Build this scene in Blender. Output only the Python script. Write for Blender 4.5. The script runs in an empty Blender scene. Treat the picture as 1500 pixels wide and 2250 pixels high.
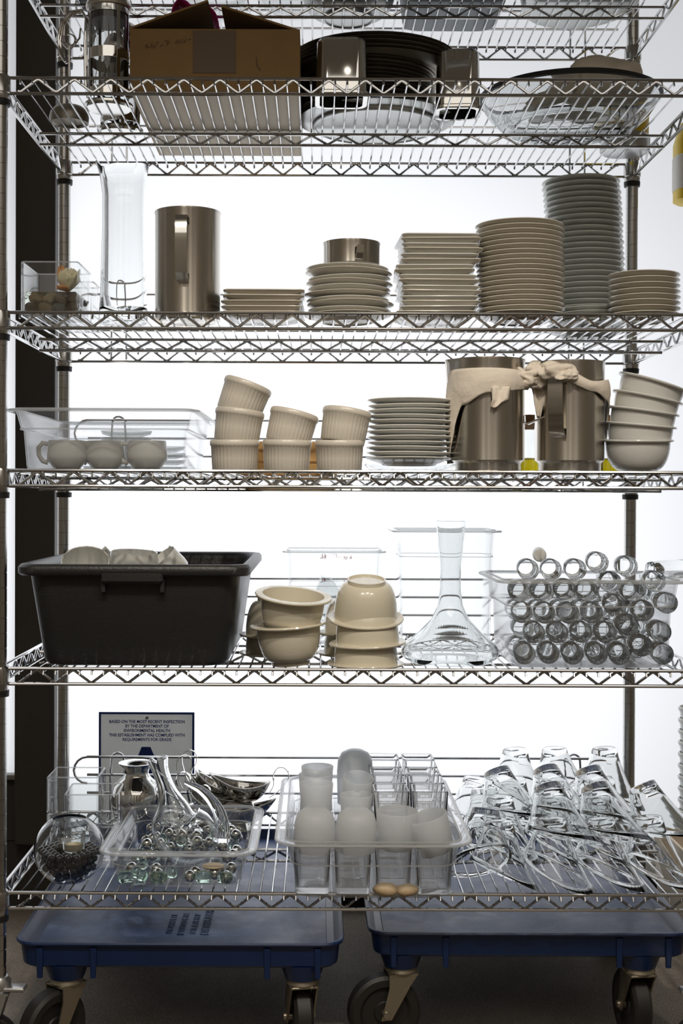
import bpy, bmesh, math, random
from mathutils import Vector, Matrix, noise
PI = math.pi
R = math.radians
random.seed(7)
sc = bpy.context.scene
col = sc.collection

# ------------------------------------------------------------ camera, light, exposure
F, CX, CY, CAMY, EYE = 2873.0, 695.0, 1085.0, -2.2, 0.935
cam = bpy.data.cameras.new('camera'); camo = bpy.data.objects.new('camera', cam); col.objects.link(camo)
cam.sensor_fit = 'HORIZONTAL'; cam.sensor_width = 24.0; cam.lens = F / 1500 * 24.0
cam.shift_x = (750 - CX) / 1500; TILT = 22.0
cam.shift_y = -(1125 - CY - TILT) / 1500
cam.clip_start = 0.05
camo.location = (0, CAMY, EYE); camo.rotation_euler = (PI/2 - math.atan(TILT / F), R(-0.22), 0)
sc.camera = camo
sc.view_settings.view_transform = 'Standard'; sc.view_settings.look = 'None'
sc.view_settings.gamma = 1; sc.view_settings.use_curve_mapping = False; sc.view_settings.exposure = 0.0
w = bpy.data.worlds.new('world'); sc.world = w; w.use_nodes = True
w.node_tree.nodes['Background'].inputs[0].default_value = (0.92, 0.93, 0.95, 1)
w.node_tree.nodes['Background'].inputs[1].default_value = 0.13
cy = sc.cycles
cy.use_denoising = True; cy.max_bounces = 28; cy.transmission_bounces = 26; cy.glossy_bounces = 8
cy.diffuse_bounces = 4; cy.transparent_max_bounces = 48; cy.caustics_reflective = False; cy.caustics_refractive = True
cy.sample_clamp_indirect = 4.0; cy.blur_glossy = 0.3

def area(name, loc, rot, sx, sy, power, color, spread=PI):
    l = bpy.data.lights.new(name, 'AREA'); l.shape = 'RECTANGLE'; l.size = sx; l.size_y = sy
    l.energy = power; l.color = color; l.spread = spread
    o = bpy.data.objects.new(name, l); col.objects.link(o); o.location = loc; o.rotation_euler = rot
    return o
# daylight outside, behind the frosted pane (faces -Y)
area('daylight', (-0.15, 1.75, 0.80), (PI/2, 0, PI), 1.35, 1.3, 15.5, (1.0, 1.0, 1.0)).rotation_euler = (-PI/2, 0, 0)
# warm kitchen spotlights on the ceiling behind the photographer
for i, (x, y, z, p) in enumerate([(-0.5, -1.75, 2.7, 30), (0.25, -1.55, 2.7, 30), (0.95, -1.8, 2.7, 26)]):
    l = bpy.data.lights.new('ceiling_spot', 'SPOT'); l.energy = p*2.3; l.color = (1.0, 0.91, 0.78); l.shadow_soft_size = 0.035
    l.spot_size = R(45); l.spot_blend = 1.0
    o = bpy.data.objects.new('ceiling_spot', l); col.objects.link(o); o.location = (x, y, z)
    o.rotation_euler = (Vector((.08 + x*.3, 0, .60)) - Vector((x, y, z))).to_track_quat('-Z', 'Y').to_euler()

area('ceiling_fill', (0, -3.0, 2.74), (0, 0, 0), 3.2, 2.2, 26, (1.0, 0.94, 0.86))  # unseen lamp added as soft general fill
# ------------------------------------------------------------ pixel -> metre helpers (real depth given)
def S(Y): return F / (Y - CAMY)
def PX(px, Y): return (px - CX) / S(Y)
def PZ(py, Y): return EYE + (CY - py) / S(Y)

# ------------------------------------------------------------ materials
def newmat(name):
    m = bpy.data.materials.new(name); m.use_nodes = True
    nt = m.node_tree; b = nt.nodes['Principled BSDF']; return m, nt, b
def N(nt, t, **kw):
    n = nt.nodes.new(t)
    for k, v in kw.items(): setattr(n, k, v)
    return n
def pbr(name, colr, rough=0.5, metal=0.0, bump=0.0, bscale=60, var=0.0, vscale=12, coat=0.0, spec=0.5, trans=0.0):
    m, nt, b = newmat(name)
    b.inputs['Base Color'].default_value = (*colr, 1); b.inputs['Roughness'].default_value = rough
    b.inputs['Metallic'].default_value = metal; b.inputs['Coat Weight'].default_value = coat
    b.inputs['Specular IOR Level'].default_value = spec; b.inputs['Transmission Weight'].default_value = trans
    tc = N(nt, 'ShaderNodeTexCoord')
    if var > 0:
        n = N(nt, 'ShaderNodeTexNoise'); n.inputs['Scale'].default_value = vscale; n.inputs['Detail'].default_value = 5
        nt.links.new(tc.outputs['Object'], n.inputs['Vector'])
        mx = N(nt, 'ShaderNodeMix', data_type='RGBA')
        mx.inputs[6].default_value = (*[c * (1 - var) for c in colr], 1)
        mx.inputs[7].default_value = (*[min(1, c * (1 + var)) for c in colr], 1)
        nt.links.new(n.outputs[0], mx.inputs[0]); nt.links.new(mx.outputs[2], b.inputs['Base Color'])
    if bump > 0:
        n2 = N(nt, 'ShaderNodeTexNoise'); n2.inputs['Scale'].default_value = bscale; n2.inputs['Detail'].default_value = 4
        nt.links.new(tc.outputs['Object'], n2.inputs['Vector'])
        bp = N(nt, 'ShaderNodeBump'); bp.inputs['Strength'].default_value = bump; bp.inputs['Distance'].default_value = 0.01
        nt.links.new(n2.outputs[0], bp.inputs['Height']); nt.links.new(bp.outputs[0], b.inputs['Normal'])
    return m
def brushed(name, colr, rough, aniso=0.0):
    m, nt, b = newmat(name)
    b.inputs['Base Color'].default_value = (*colr, 1); b.inputs['Metallic'].default_value = 1
    tc = N(nt, 'ShaderNodeTexCoord'); mp = N(nt, 'ShaderNodeMapping'); mp.inputs['Scale'].default_value = (3, 3, 260)
    n = N(nt, 'ShaderNodeTexNoise'); n.inputs['Scale'].default_value = 6; n.inputs['Detail'].default_value = 3
    nt.links.new(tc.outputs['Object'], mp.inputs[0]); nt.links.new(mp.outputs[0], n.inputs['Vector'])
    mr = N(nt, 'ShaderNodeMapRange'); mr.inputs[3].default_value = rough * 0.92; mr.inputs[4].default_value = rough * 1.1
    nt.links.new(n.outputs[0], mr.inputs[0]); nt.links.new(mr.outputs[0], b.inputs['Roughness'])
    b.inputs['Anisotropic'].default_value = aniso; b.inputs['Anisotropic Rotation'].default_value = 0.25
    tg = N(nt, 'ShaderNodeTangent', direction_type='RADIAL', axis='Z'); nt.links.new(tg.outputs[0], b.inputs['Tangent'])
    return m
def glass(name, colr=(1, 1, 1), rough=0.0, ior=1.5):
    m = bpy.data.materials.new(name); m.use_nodes = True; nt = m.node_tree; nt.nodes.clear()
    o = N(nt, 'ShaderNodeOutputMaterial'); g = N(nt, 'ShaderNodeBsdfGlass')
    g.inputs['Color'].default_value = (*colr, 1); g.inputs['Roughness'].default_value = rough; g.inputs['IOR'].default_value = ior
    nt.links.new(g.outputs[0], o.inputs[0]); return m
def thin(name, tint=(0.975, 0.98, 0.985), haze=0.05, rough=0.08, hz=(0.9, 0.92, 0.94)):
    """thin clear plastic: see-through, fresnel shine, a little cloudiness"""
    m = bpy.data.materials.new(name); m.use_nodes = True; nt = m.node_tree; nt.nodes.clear()
    o = N(nt, 'ShaderNodeOutputMaterial'); t = N(nt, 'ShaderNodeBsdfTransparent'); t.inputs[0].default_value = (*tint, 1)
    g = N(nt, 'ShaderNodeBsdfGlossy'); g.inputs['Roughness'].default_value = rough
    ge = N(nt, 'ShaderNodeNewGeometry'); dt = N(nt, 'ShaderNodeVectorMath', operation='DOT_PRODUCT')
    nt.links.new(ge.outputs['Normal'], dt.inputs[0]); nt.links.new(ge.outputs['Incoming'], dt.inputs[1])
    ab = N(nt, 'ShaderNodeMath', operation='ABSOLUTE'); nt.links.new(dt.outputs['Value'], ab.inputs[0])
    om = N(nt, 'ShaderNodeMath', operation='SUBTRACT'); om.inputs[0].default_value = 1; nt.links.new(ab.outputs[0], om.inputs[1])
    pw = N(nt, 'ShaderNodeMath', operation='POWER'); pw.inputs[1].default_value = 5; nt.links.new(om.outputs[0], pw.inputs[0])
    fr = N(nt, 'ShaderNodeMath', operation='MULTIPLY_ADD'); fr.inputs[1].default_value = 0.9; fr.inputs[2].default_value = 0.04; nt.links.new(pw.outputs[0], fr.inputs[0])
    m1 = N(nt, 'ShaderNodeMixShader'); nt.links.new(fr.outputs[0], m1.inputs[0]); nt.links.new(t.outputs[0], m1.inputs[1]); nt.links.new(g.outputs[0], m1.inputs[2])
    tr = N(nt, 'ShaderNodeBsdfTranslucent'); tr.inputs[0].default_value = (*hz, 1)
    df = N(nt, 'ShaderNodeBsdfDiffuse'); df.inputs[0].default_value = (*hz, 1)
    m2 = N(nt, 'ShaderNodeMixShader'); m2.inputs[0].default_value = 0.4; nt.links.new(tr.outputs[0], m2.inputs[1]); nt.links.new(df.outputs[0], m2.inputs[2])
    m3 = N(nt, 'ShaderNodeMixShader'); m3.inputs[0].default_value = haze
    nt.links.new(m1.outputs[0], m3.inputs[1]); nt.links.new(m2.outputs[0], m3.inputs[2]); nt.links.new(m3.outputs[0], o.inputs[0])
    return m
def ceram(name, colr, sub=0.0):
    m = pbr(name, colr, 0.16, 0, 0.03, 25, coat=0.3)
    return m

M = {}
M['chrome'] = pbr('chrome_wire', (0.56, 0.56, 0.56), 0.14, 1.0)
M['chrome_post'] = pbr('chrome_post', (0.50, 0.49, 0.47), 0.22, 1.0)
M['steel'] = brushed('brushed_steel', (0.62, 0.58, 0.52), 0.26, 0.85)
M['polish'] = pbr('polished_steel', (0.66, 0.65, 0.62), 0.1, 1.0)
M['silver'] = pbr('silver', (0.72, 0.72, 0.70), 0.06, 1.0)
M['dark_pan'] = pbr('seasoned_pan', (0.34, 0.31, 0.26), 0.40, 0.75, var=0.25, vscale=30)
M['alu'] = pbr('aluminium', (0.50, 0.51, 0.50), 0.38, 1.0, var=0.15, vscale=18)
M['cream'] = ceram('cream_ceramic', (0.66, 0.62, 0.54))
M['white'] = ceram('white_porcelain', (0.72, 0.72, 0.69))
M['greyw'] = ceram('grey_white_porcelain', (0.62, 0.64, 0.61))
M['ramekin'] = pbr('ramekin_glaze', (0.68, 0.63, 0.55), 0.3, 0, coat=0.15)
M['bowl'] = ceram('bowl_glaze', (0.67, 0.62, 0.50))
M['glass'] = glass('clear_glass', (.97, .975, .975))
M['green_glass'] = glass('pale_green_glass', (0.86, 0.95, 0.90))
M['frost'] = None
M['tub'] = pbr('black_plastic', (0.022, 0.022, 0.022), 0.42, 0, bump=0.12, bscale=240)
M['blue'] = pbr('blue_plastic', (0.005, 0.020, 0.08), 0.34, 0, bump=0.06, bscale=30, var=0.25, vscale=14)
M['pc'] = thin('clear_polycarbonate', (.97,.975,.975), haze=0.018, hz=(.95,.95,.95))
M['pc_tough'] = thin('scratched_polycarbonate', (.96,.965,.97), haze=0.06, rough=0.15, hz=(.93,.93,.93))
M['pc_rim'] = thin('polycarbonate_rim', (.93,.94,.94), haze=0.34, rough=0.12, hz=(.92,.93,.93))
M['dish'] = thin('cloudy_glass', (.93,.94,.94), haze=0.22, rough=0.1, hz=(.85,.87,.87))
M['smoke'] = glass('smoky_glass', (.84, .85, .85))
M['acryl2'] = thin('clear_votive', (0.985, 0.985, 0.985), haze=0.012, rough=0.03)
M['vglass'] = glass('votive_glass')
M['acryl'] = thin('clear_vase', (0.975, 0.98, 0.98), haze=0.02, rough=0.04)
M['card'] = pbr('cardboard', (0.30, 0.185, 0.075), 0.85, 0, bump=0.1, bscale=150, var=0.12, vscale=20)
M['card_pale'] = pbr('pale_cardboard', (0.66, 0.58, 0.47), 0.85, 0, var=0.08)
M['tape'] = pbr('brown_tape', (0.15, 0.10, 0.055), 0.6)
M['ink'] = pbr('pencil_line', (0.16, 0.11, 0.07), 0.8)
M['magenta'] = pbr('magenta_cloth', (0.55, 0.02, 0.22), 0.7)
M['cloth'] = pbr('linen', (0.80, 0.72, 0.60), 0.9, 0, bump=0.25, bscale=45)
M['cloth_w'] = pbr('white_napkin', (0.78, 0.70, 0.60), 0.9, 0, bump=0.25, bscale=50)
M['dark'] = pbr('dark_rubber', (0.012, 0.011, 0.010), 0.55)
M['black_gloss'] = pbr('black_marble', (0.04, 0.04, 0.045), 0.12, coat=0.5)
M['brown_frame'] = pbr('dark_bronze_frame', (0.05, 0.045, 0.04), 0.5, 0.3)
M['sill'] = pbr('sill_metal', (0.25, 0.24, 0.22), 0.4, 0.5)
M['wood'] = pbr('amber_wood', (0.62, 0.36, 0.13), 0.5, 0, var=0.3, vscale=16)
M['cork'] = pbr('cork', (0.50, 0.27, 0.13), 0.8, 0, var=0.25, vscale=80)
M['oil'] = glass('olive_oil', (0.62, 0.55, 0.02), 0, 1.47)
M['yellow'] = pbr('yellow_plastic', (0.85, 0.60, 0.02), 0.4)
M['label'] = pbr('white_label', (0.8, 0.78, 0.72), 0.6)
M['grey_tub'] = pbr('grey_plastic', (0.22, 0.25, 0.27), 0.5)
M['dark_lid'] = pbr('dark_filter', (0.03, 0.025, 0.035), 0.5)
M['petal'] = pbr('cream_petal', (0.86, 0.80, 0.55), 0.6)
M['petal_o'] = pbr('orange_petal', (0.80, 0.34, 0.10), 0.6, var=0.3, vscale=60)
M['stone_a'] = pbr('brown_pebble', (0.20, 0.14, 0.10), 0.45, var=0.3, vscale=50)
M['stone_b'] = pbr('grey_pebble', (0.22, 0.23, 0.21), 0.45, var=0.3, vscale=50)
M['stone_c'] = pbr('tan_pebble', (0.48, 0.36, 0.22), 0.5, var=0.2, vscale=50)
M['water'] = glass('water', (0.93, 0.95, 0.92), 0, 1.33)
M['sign'] = pbr('sign_face', (0.86, 0.86, 0.83), 0.5)
M['sign_blue'] = pbr('sign_blue', (0.015, 0.055, 0.30), 0.5)
M['red'] = pbr('red_print', (0.75, 0.05, 0.04), 0.6)
M['emboss'] = pbr('embossed_blue', (0.006, 0.020, 0.08), 0.5)
M['wax'] = pbr('tealight_wax', (0.75, 0.68, 0.50), 0.5)
M['fork'] = pbr('zinc_fork', (0.33, 0.29, 0.22), 0.35, 0.8)
M['zinc'] = pbr('bright_zinc', (0.62, 0.62, 0.62), 0.35, 0.9)
M['wall'] = pbr('painted_wall', (0.50, 0.45, 0.37), 0.7, var=0.1, vscale=3)
M['dwall'] = pbr('dark_wall', (0.03, 0.027, 0.023), 0.7)
M['pale_streak_panel'] = pbr('pale_streak_panel', (.8,.76,.66), .6); M['dark_streak_panel'] = pbr('dark_streak_panel', (.09,.06,.04), .5); M['red_streak_panel'] = pbr('red_streak_panel', (.4,.09,.05), .5)  # for the added panels that streak the steel
M['ceil'] = pbr('ceiling_paint', (0.42, 0.38, 0.32), 0.8)
def frost_mat():
    m = bpy.data.materials.new('frosted_glass'); m.use_nodes = True; nt = m.node_tree; nt.nodes.clear()
    o = N(nt, 'ShaderNodeOutputMaterial'); tr = N(nt, 'ShaderNodeBsdfTranslucent'); tr.inputs[0].default_value = (0.96, 0.96, 0.95, 1)
    df = N(nt, 'ShaderNodeBsdfPrincipled'); df.inputs['Base Color'].default_value = (0.82, 0.86, 0.92, 1); df.inputs['Roughness'].default_value = 0.3
    t = N(nt, 'ShaderNodeBsdfTransparent')
    a = N(nt, 'ShaderNodeMixShader'); a.inputs[0].default_value = 0.36; nt.links.new(tr.outputs[0], a.inputs[1]); nt.links.new(df.outputs[0], a.inputs[2])
    b = N(nt, 'ShaderNodeMixShader'); b.inputs[0].default_value = 0.74; nt.links.new(t.outputs[0], b.inputs[1]); nt.links.new(a.outputs[0], b.inputs[2])
    nt.links.new(b.outputs[0], o.inputs[0]); return m
M['frost'] = frost_mat()
def card_mat():
    m = bpy.data.materials.new('sign_card'); m.use_nodes = True; nt = m.node_tree; nt.nodes.clear()
    o = N(nt, 'ShaderNodeOutputMaterial'); tr = N(nt, 'ShaderNodeBsdfTranslucent'); tr.inputs[0].default_value = (0.8, 0.8, 0.78, 1)
    df = N(nt, 'ShaderNodeBsdfDiffuse'); df.inputs[0].default_value = (0.85, 0.85, 0.83, 1)
    a = N(nt, 'ShaderNodeMixShader'); a.inputs[0].default_value = 0.62; nt.links.new(tr.outputs[0], a.inputs[1]); nt.links.new(df.outputs[0], a.inputs[2])
    nt.links.new(a.outputs[0], o.inputs[0]); return m
M['card_face'] = card_mat()
def pane_mat():
    m = bpy.data.materials.new('frosted_pane'); m.use_nodes = True; nt = m.node_tree; nt.nodes.clear()
    o = N(nt, 'ShaderNodeOutputMaterial'); tr = N(nt, 'ShaderNodeBsdfTranslucent'); tr.inputs[0].default_value = (0.97, 0.98, 1.0, 1)
    e = N(nt, 'ShaderNodeEmission'); e.inputs[0].default_value = (0.96, 0.975, 1.0, 1); e.inputs[1].default_value = 0.20
    ad = N(nt, 'ShaderNodeAddShader'); nt.links.new(tr.outputs[0], ad.inputs[0]); nt.links.new(e.outputs[0], ad.inputs[1])
    nt.links.new(ad.outputs[0], o.inputs[0]); return m
M['pane'] = pane_mat()
def floor_mat():
    m, nt, b = newmat('speckled_concrete')
    tc = N(nt, 'ShaderNodeTexCoord')
    n = N(nt, 'ShaderNodeTexNoise'); n.inputs['Scale'].default_value = 3; n.inputs['Detail'].default_value = 6
    n2 = N(nt, 'ShaderNodeTexNoise'); n2.inputs['Scale'].default_value = 350; n2.inputs['Detail'].default_value = 2
    nt.links.new(tc.outputs['Object'], n.inputs['Vector']); nt.links.new(tc.outputs['Object'], n2.inputs['Vector'])
    r1 = N(nt, 'ShaderNodeValToRGB'); r1.color_ramp.elements[0].color = (0.16, 0.13, 0.10, 1); r1.color_ramp.elements[1].color = (0.30, 0.26, 0.21, 1)
    r1.color_ramp.elements[0].position = 0.3; r1.color_ramp.elements[1].position = 0.7
    r2 = N(nt, 'ShaderNodeValToRGB'); r2.color_ramp.elements[0].color = (0.6, 0.6, 0.6, 1); r2.color_ramp.elements[1].color = (1.25, 1.25, 1.25, 1)
    r2.color_ramp.elements[0].position = 0.35; r2.color_ramp.elements[1].position = 0.65
    mx = N(nt, 'ShaderNodeMix', data_type='RGBA', blend_type='MULTIPLY'); mx.inputs[0].default_value = 1
    nt.links.new(n.outputs[0], r1.inputs[0]); nt.links.new(n2.outputs[0], r2.inputs[0])
    nt.links.new(r1.outputs[0], mx.inputs[6]); nt.links.new(r2.outputs[0], mx.inputs[7]); nt.links.new(mx.outputs[2], b.inputs['Base Color'])
    b.inputs['Roughness'].default_value = 0.65
    bp = N(nt, 'ShaderNodeBump'); bp.inputs['Strength'].default_value = 0.3; bp.inputs['Distance'].default_value = 0.004
    nt.links.new(n2.outputs[0], bp.inputs['Height']); nt.links.new(bp.outputs[0], b.inputs['Normal'])
    return m
M['floor'] = floor_mat()
def deck_mat():
    m, nt, b = newmat('blue_deck_with_residue')
    tc = N(nt, 'ShaderNodeTexCoord')
    n = N(nt, 'ShaderNodeTexNoise'); n.inputs['Scale'].default_value = 9; n.inputs['Detail'].default_value = 8; n.inputs['Roughness'].default_value = 0.65
    nt.links.new(tc.outputs['Object'], n.inputs['Vector'])
    r = N(nt, 'ShaderNodeValToRGB'); r.color_ramp.elements[0].position = 0.5; r.color_ramp.elements[1].position = 0.75
    r.color_ramp.elements[0].color = (0.008, 0.036, 0.13, 1); r.color_ramp.elements[1].color = (0.16, 0.22, 0.36, 1)
    nt.links.new(n.outputs[0], r.inputs[0]); nt.links.new(r.outputs[0], b.inputs['Base Color'])
    mr = N(nt, 'ShaderNodeMapRange'); mr.inputs[1].default_value = 0.35; mr.inputs[2].default_value = 0.7; mr.inputs[3].default_value = 0.28; mr.inputs[4].default_value = 0.55
    nt.links.new(n.outputs[0], mr.inputs[0]); nt.links.new(mr.outputs[0], b.inputs['Roughness'])
    return m
M['deck'] = deck_mat()

# ------------------------------------------------------------ mesh builder
class MB:
    def __init__(s): s.v = []; s.f = []; s.m = Matrix()
    def add(s, vs, fs):
        b = len(s.v); s.v += [s.m @ Vector(p) for p in vs]; s.f += [[b + i for i in f] for f in fs]
    def box(s, c, d, r=0.0):
        x, y, z = c; a, b, h = d[0]/2, d[1]/2, d[2]/2
        if r <= 0:
            vs = [(x+i*a, y+j*b, z+k*h) for k in (-1, 1) for j in (-1, 1) for i in (-1, 1)]
            s.add(vs, [(0,2,3,1),(4,5,7,6),(0,1,5,4),(2,6,7,3),(0,4,6,2),(1,3,7,5)])
        else:
            s.loft([rrect(2*a-2*r, 2*b-2*r, r*.6, z-h, x, y), rrect(2*a, 2*b, r, z-h+r, x, y),
                    rrect(2*a, 2*b, r, z+h-r, x, y), rrect(2*a-2*r, 2*b-2*r, r*.6, z+h, x, y)])
    def loft(s, rings, cap0=True, cap1=True, closed=False):
        n = len(rings[0]); vs = [p for r in rings for p in r]; fs = []
        m = len(rings)
        for i in range(m if closed else m-1):
            for j in range(n):
                a, b = i*n + j, i*n + (j+1) % n; c, d = ((i+1) % m)*n + (j+1) % n, ((i+1) % m)*n + j
                fs.append((a, b, c, d))
        if cap0 and not closed: fs.append(tuple(range(n-1, -1, -1)))
        if cap1 and not closed: fs.append(tuple((m-1)*n + j for j in range(n)))
        s.add(vs, fs)
    def sweep(s, pts, rad, n=8, closed=False, caps=True, flat=1.0):
        pts = [Vector(p) for p in pts]; m = len(pts)
        if not hasattr(rad, '__len__'): rad = [rad]*m
        T = []
        for i in range(m):
            a = pts[(i-1) % m] if (closed or i > 0) else pts[i]; b = pts[(i+1) % m] if (closed or i < m-1) else pts[i]
            t = (b-a); T.append(t.normalized() if t.length > 1e-9 else (T[-1] if T else Vector((0,0,1))))
        up = Vector((0, 0, 1)) if abs(T[0].z) < 0.9 else Vector((1, 0, 0))
        nrm = (up - T[0]*up.dot(T[0])).normalized(); rings = []
        for i in range(m):
            nrm = (nrm - T[i]*nrm.dot(T[i]));
            if nrm.length < 1e-6: nrm = T[i].orthogonal()
            nrm.normalize(); bn = T[i].cross(nrm)
            rings.append([pts[i] + (nrm*math.cos(2*PI*k/n)*flat + bn*math.sin(2*PI*k/n))*rad[i] for k in range(n)])
        s.loft(rings, caps, caps, closed)
    def rod(s, a, b, r, n=8): s.sweep([a, b], r, n)
    def strap(s, pts, wv, w, t):
        pts = [Vector(p) for p in pts]; wv = Vector(wv).normalized(); rings = []; m = len(pts)
        for i in range(m):
            T = (pts[min(i+1, m-1)] - pts[max(i-1, 0)]).normalized(); nn = T.cross(wv).normalized()
            p = pts[i]; rings.append([p+wv*w/2+nn*t/2, p-wv*w/2+nn*t/2, p-wv*w/2-nn*t/2, p+wv*w/2-nn*t/2])
        s.loft(rings)
    def lathe(s, prof, n=40, mod=None, c=(0, 0, 0)):
        vs = []; fs = []; idx = []
        for k, (r, z) in enumerate(prof):
            if r < 1e-6: idx.append([len(vs)]); vs.append((c[0], c[1], c[2]+z))
            else:
                row = []
                for j in range(n):
                    a = 2*PI*j/n; rr, zz = (r, z) if mod is None else mod(k, a, r, z)
                    row.append(len(vs)); vs.append((c[0]+rr*math.cos(a), c[1]+rr*math.sin(a), c[2]+zz))
                idx.append(row)
        for i in range(len(idx)-1):
            A, B = idx[i], idx[i+1]
            for j in range(n):
                k = (j+1) % n
                if len(A) == 1 and len(B) == 1: continue
                if len(A) == 1: fs.append((A[0], B[k], B[j]))
                elif len(B) == 1: fs.append((A[j], A[k], B[0]))
                else: fs.append((A[j], A[k], B[k], B[j]))
        s.add(vs, fs)
    def ball(s, c, r, n=12, sc_=(1, 1, 1), nz=0.0, seed=0):
        vs = []; fs = []; m = n//2
        for i in range(m+1):
            th = PI*i/m
            for j in range(n):
                ph = 2*PI*j/n; d = Vector((math.sin(th)*math.cos(ph), math.sin(th)*math.sin(ph), math.cos(th)))
                q = 1.0 + (nz*noise.noise(d*1.3 + Vector((seed, seed*.7, 0))) if nz else 0)
                vs.append((c[0]+d.x*r*sc_[0]*q, c[1]+d.y*r*sc_[1]*q, c[2]+d.z*r*sc_[2]*q))
        for i in range(m):
            for j in range(n):
                k = (j+1) % n
                if i == 0: fs.append((j, n+j, n+k))
                elif i == m-1: fs.append((i*n+j, (i+1)*n+j, i*n+k))
                else: fs.append((i*n+j, (i+1)*n+j, (i+1)*n+k, i*n+k))
        s.add(vs, fs)
    def grid(s, fn, nu, nv, wrap=False):
        vs = [fn(i/nu, j/nv) for i in range(nu+(0 if wrap else 1)) for j in range(nv+1)]; fs = []
        for i in range(nu):
            i2 = (i+1) % nu if wrap else i+1
            for j in range(nv): fs.append((i*(nv+1)+j, i2*(nv+1)+j, i2*(nv+1)+j+1, i*(nv+1)+j+1))
        s.add(vs, fs)
    def mesh(s, name, mat, angle=40, smooth=True, recalc=True):
        me = bpy.data.meshes.new(name); me.from_pydata([tuple(p) for p in s.v], [], s.f)
        bm = bmesh.new(); bm.from_mesh(me)
        bmesh.ops.remove_doubles(bm, verts=bm.verts, dist=1e-6)
        if recalc: bmesh.ops.recalc_face_normals(bm, faces=bm.faces)
        for f in bm.faces: f.smooth = smooth
        bm.to_mesh(me); bm.free()
        if smooth: me.set_sharp_from_angle(angle=R(angle))
        me.materials.append(M[mat] if isinstance(mat, str) else mat); return me
    def build(s, name, mat, parent=None, loc=None, rot=None, **kw): return put(name, s.mesh(name, mat, **kw), loc, rot, parent)

def rrect(w, d, r, z, cx=0, cy=0, n=4):
    pts = []; r = max(min(r, w/2-1e-4, d/2-1e-4), 1e-4)
    for qx, qy, a0 in ((1, 1, 0), (-1, 1, PI/2), (-1, -1, PI), (1, -1, 1.5*PI)):
        for k in range(n+1):
            a = a0 + PI/2*k/n; pts.append((cx + qx*(w/2-r) + r*math.cos(a), cy + qy*(d/2-r) + r*math.sin(a), z))
    return pts
def put(name, me, loc=None, rot=None, parent=None):
    o = bpy.data.objects.new(name, me); col.objects.link(o)
    if loc is not None: o.location = loc
    if rot is not None: o.rotation_euler = rot
    if parent is not None: o.parent = parent
    return o
def spl(pts, n=6):     # catmull-rom
    P = [Vector(pts[0])]+[Vector(p) for p in pts]+[Vector(pts[-1])]; out = []
    for i in range(1, len(P)-2):
        for k in range(n):
            u = k/n; a, b, c, d = P[i-1:i+3]
            out.append(.5*((2*b)+(-a+c)*u+(2*a-5*b+4*c-d)*u*u+(-a+3*b-3*c+d)*u**3))
    out.append(P[-2]); return out
def tag(o, label, cat, group=None):
    o['label'] = label; o['category'] = cat
    if group: o['group'] = group
    return o
def thing(name, label, cat, loc=(0, 0, 0), rot=(0, 0, 0), group=None):
    o = bpy.data.objects.new(name, None); col.objects.link(o); o.location = loc; o.rotation_euler = rot; o.empty_display_size = .02
    return tag(o, label, cat, group)
def dup(o, loc=None, rot=None, label=None, group=None):
    c = o.copy(); col.objects.link(c)
    if loc is not None: c.location = loc
    if rot is not None: c.rotation_euler = rot
    if label: c['label'] = label
    if group: c['group'] = group
    for ch in list(o.children):
        d = ch.copy(); col.objects.link(d); d.parent = c
        for g in list(ch.children):
            e = g.copy(); col.objects.link(e); e.parent = d
    return c
def struct(name, mb, mat, **kw):
    o = mb.build(name, mat, **kw); o['kind'] = 'structure'; return o
ORD = ['topmost', 'second', 'third', 'fourth', 'fifth', 'sixth', 'seventh', 'eighth', 'ninth', 'tenth', 'eleventh', 'twelfth', 'thirteenth',
       'fourteenth', 'fifteenth', 'sixteenth', 'seventeenth', 'eighteenth', 'nineteenth', 'twentieth', 'twenty-first', 'twenty-second',
       'twenty-third', 'twenty-fourth', 'twenty-fifth', 'twenty-sixth', 'twenty-seventh', 'twenty-eighth', 'twenty-ninth', 'thirtieth']
def nth(k, n):      # k counted from the top of n
    return 'topmost' if k == 0 else 'bottom' if k == n-1 else ORD[k]

# ------------------------------------------------------------ room shell
WY = 0.85
def bx(c, d): m = MB(); m.box(c, d); return m
FZ = -0.035
struct('floor', bx((0.05, -1.5, FZ-.05), (3.7, 5.4, 0.1)), 'floor')
struct('ceiling', bx((0.05, -1.5, 2.85), (3.7, 5.4, 0.1)), 'ceil')
struct('wall_left', bx((-1.85, -1.5, 1.4+FZ/2), (0.1, 5.4, 2.8-FZ)), 'wall')
struct('wall_right', bx((1.95, -1.5, 1.4+FZ/2), (0.1, 5.4, 2.8-FZ)), 'wall')
struct('wall_front', bx((0.05, -4.25, 1.4+FZ/2), (3.7, 0.1, 2.8-FZ)), 'wall')
# unseen panels added on the front wall so the steel pitchers mirror streaks
for k, (x, w__, mt) in enumerate(((-1.35, .22, 'pale_streak_panel'), (-.62, .16, 'dark_streak_panel'), (-.18, .20, 'pale_streak_panel'), (.34, .30, 'dark_streak_panel'), (.72, .12, 'pale_streak_panel'), (1.05, .14, 'red_streak_panel'), (1.5, .35, 'dark_streak_panel'))):
    m = MB(); m.box((x, -4.18, 1.3), (w__, .04, 2.3), .004); struct('trim_%d' % (k+3), m, mt)
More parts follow.
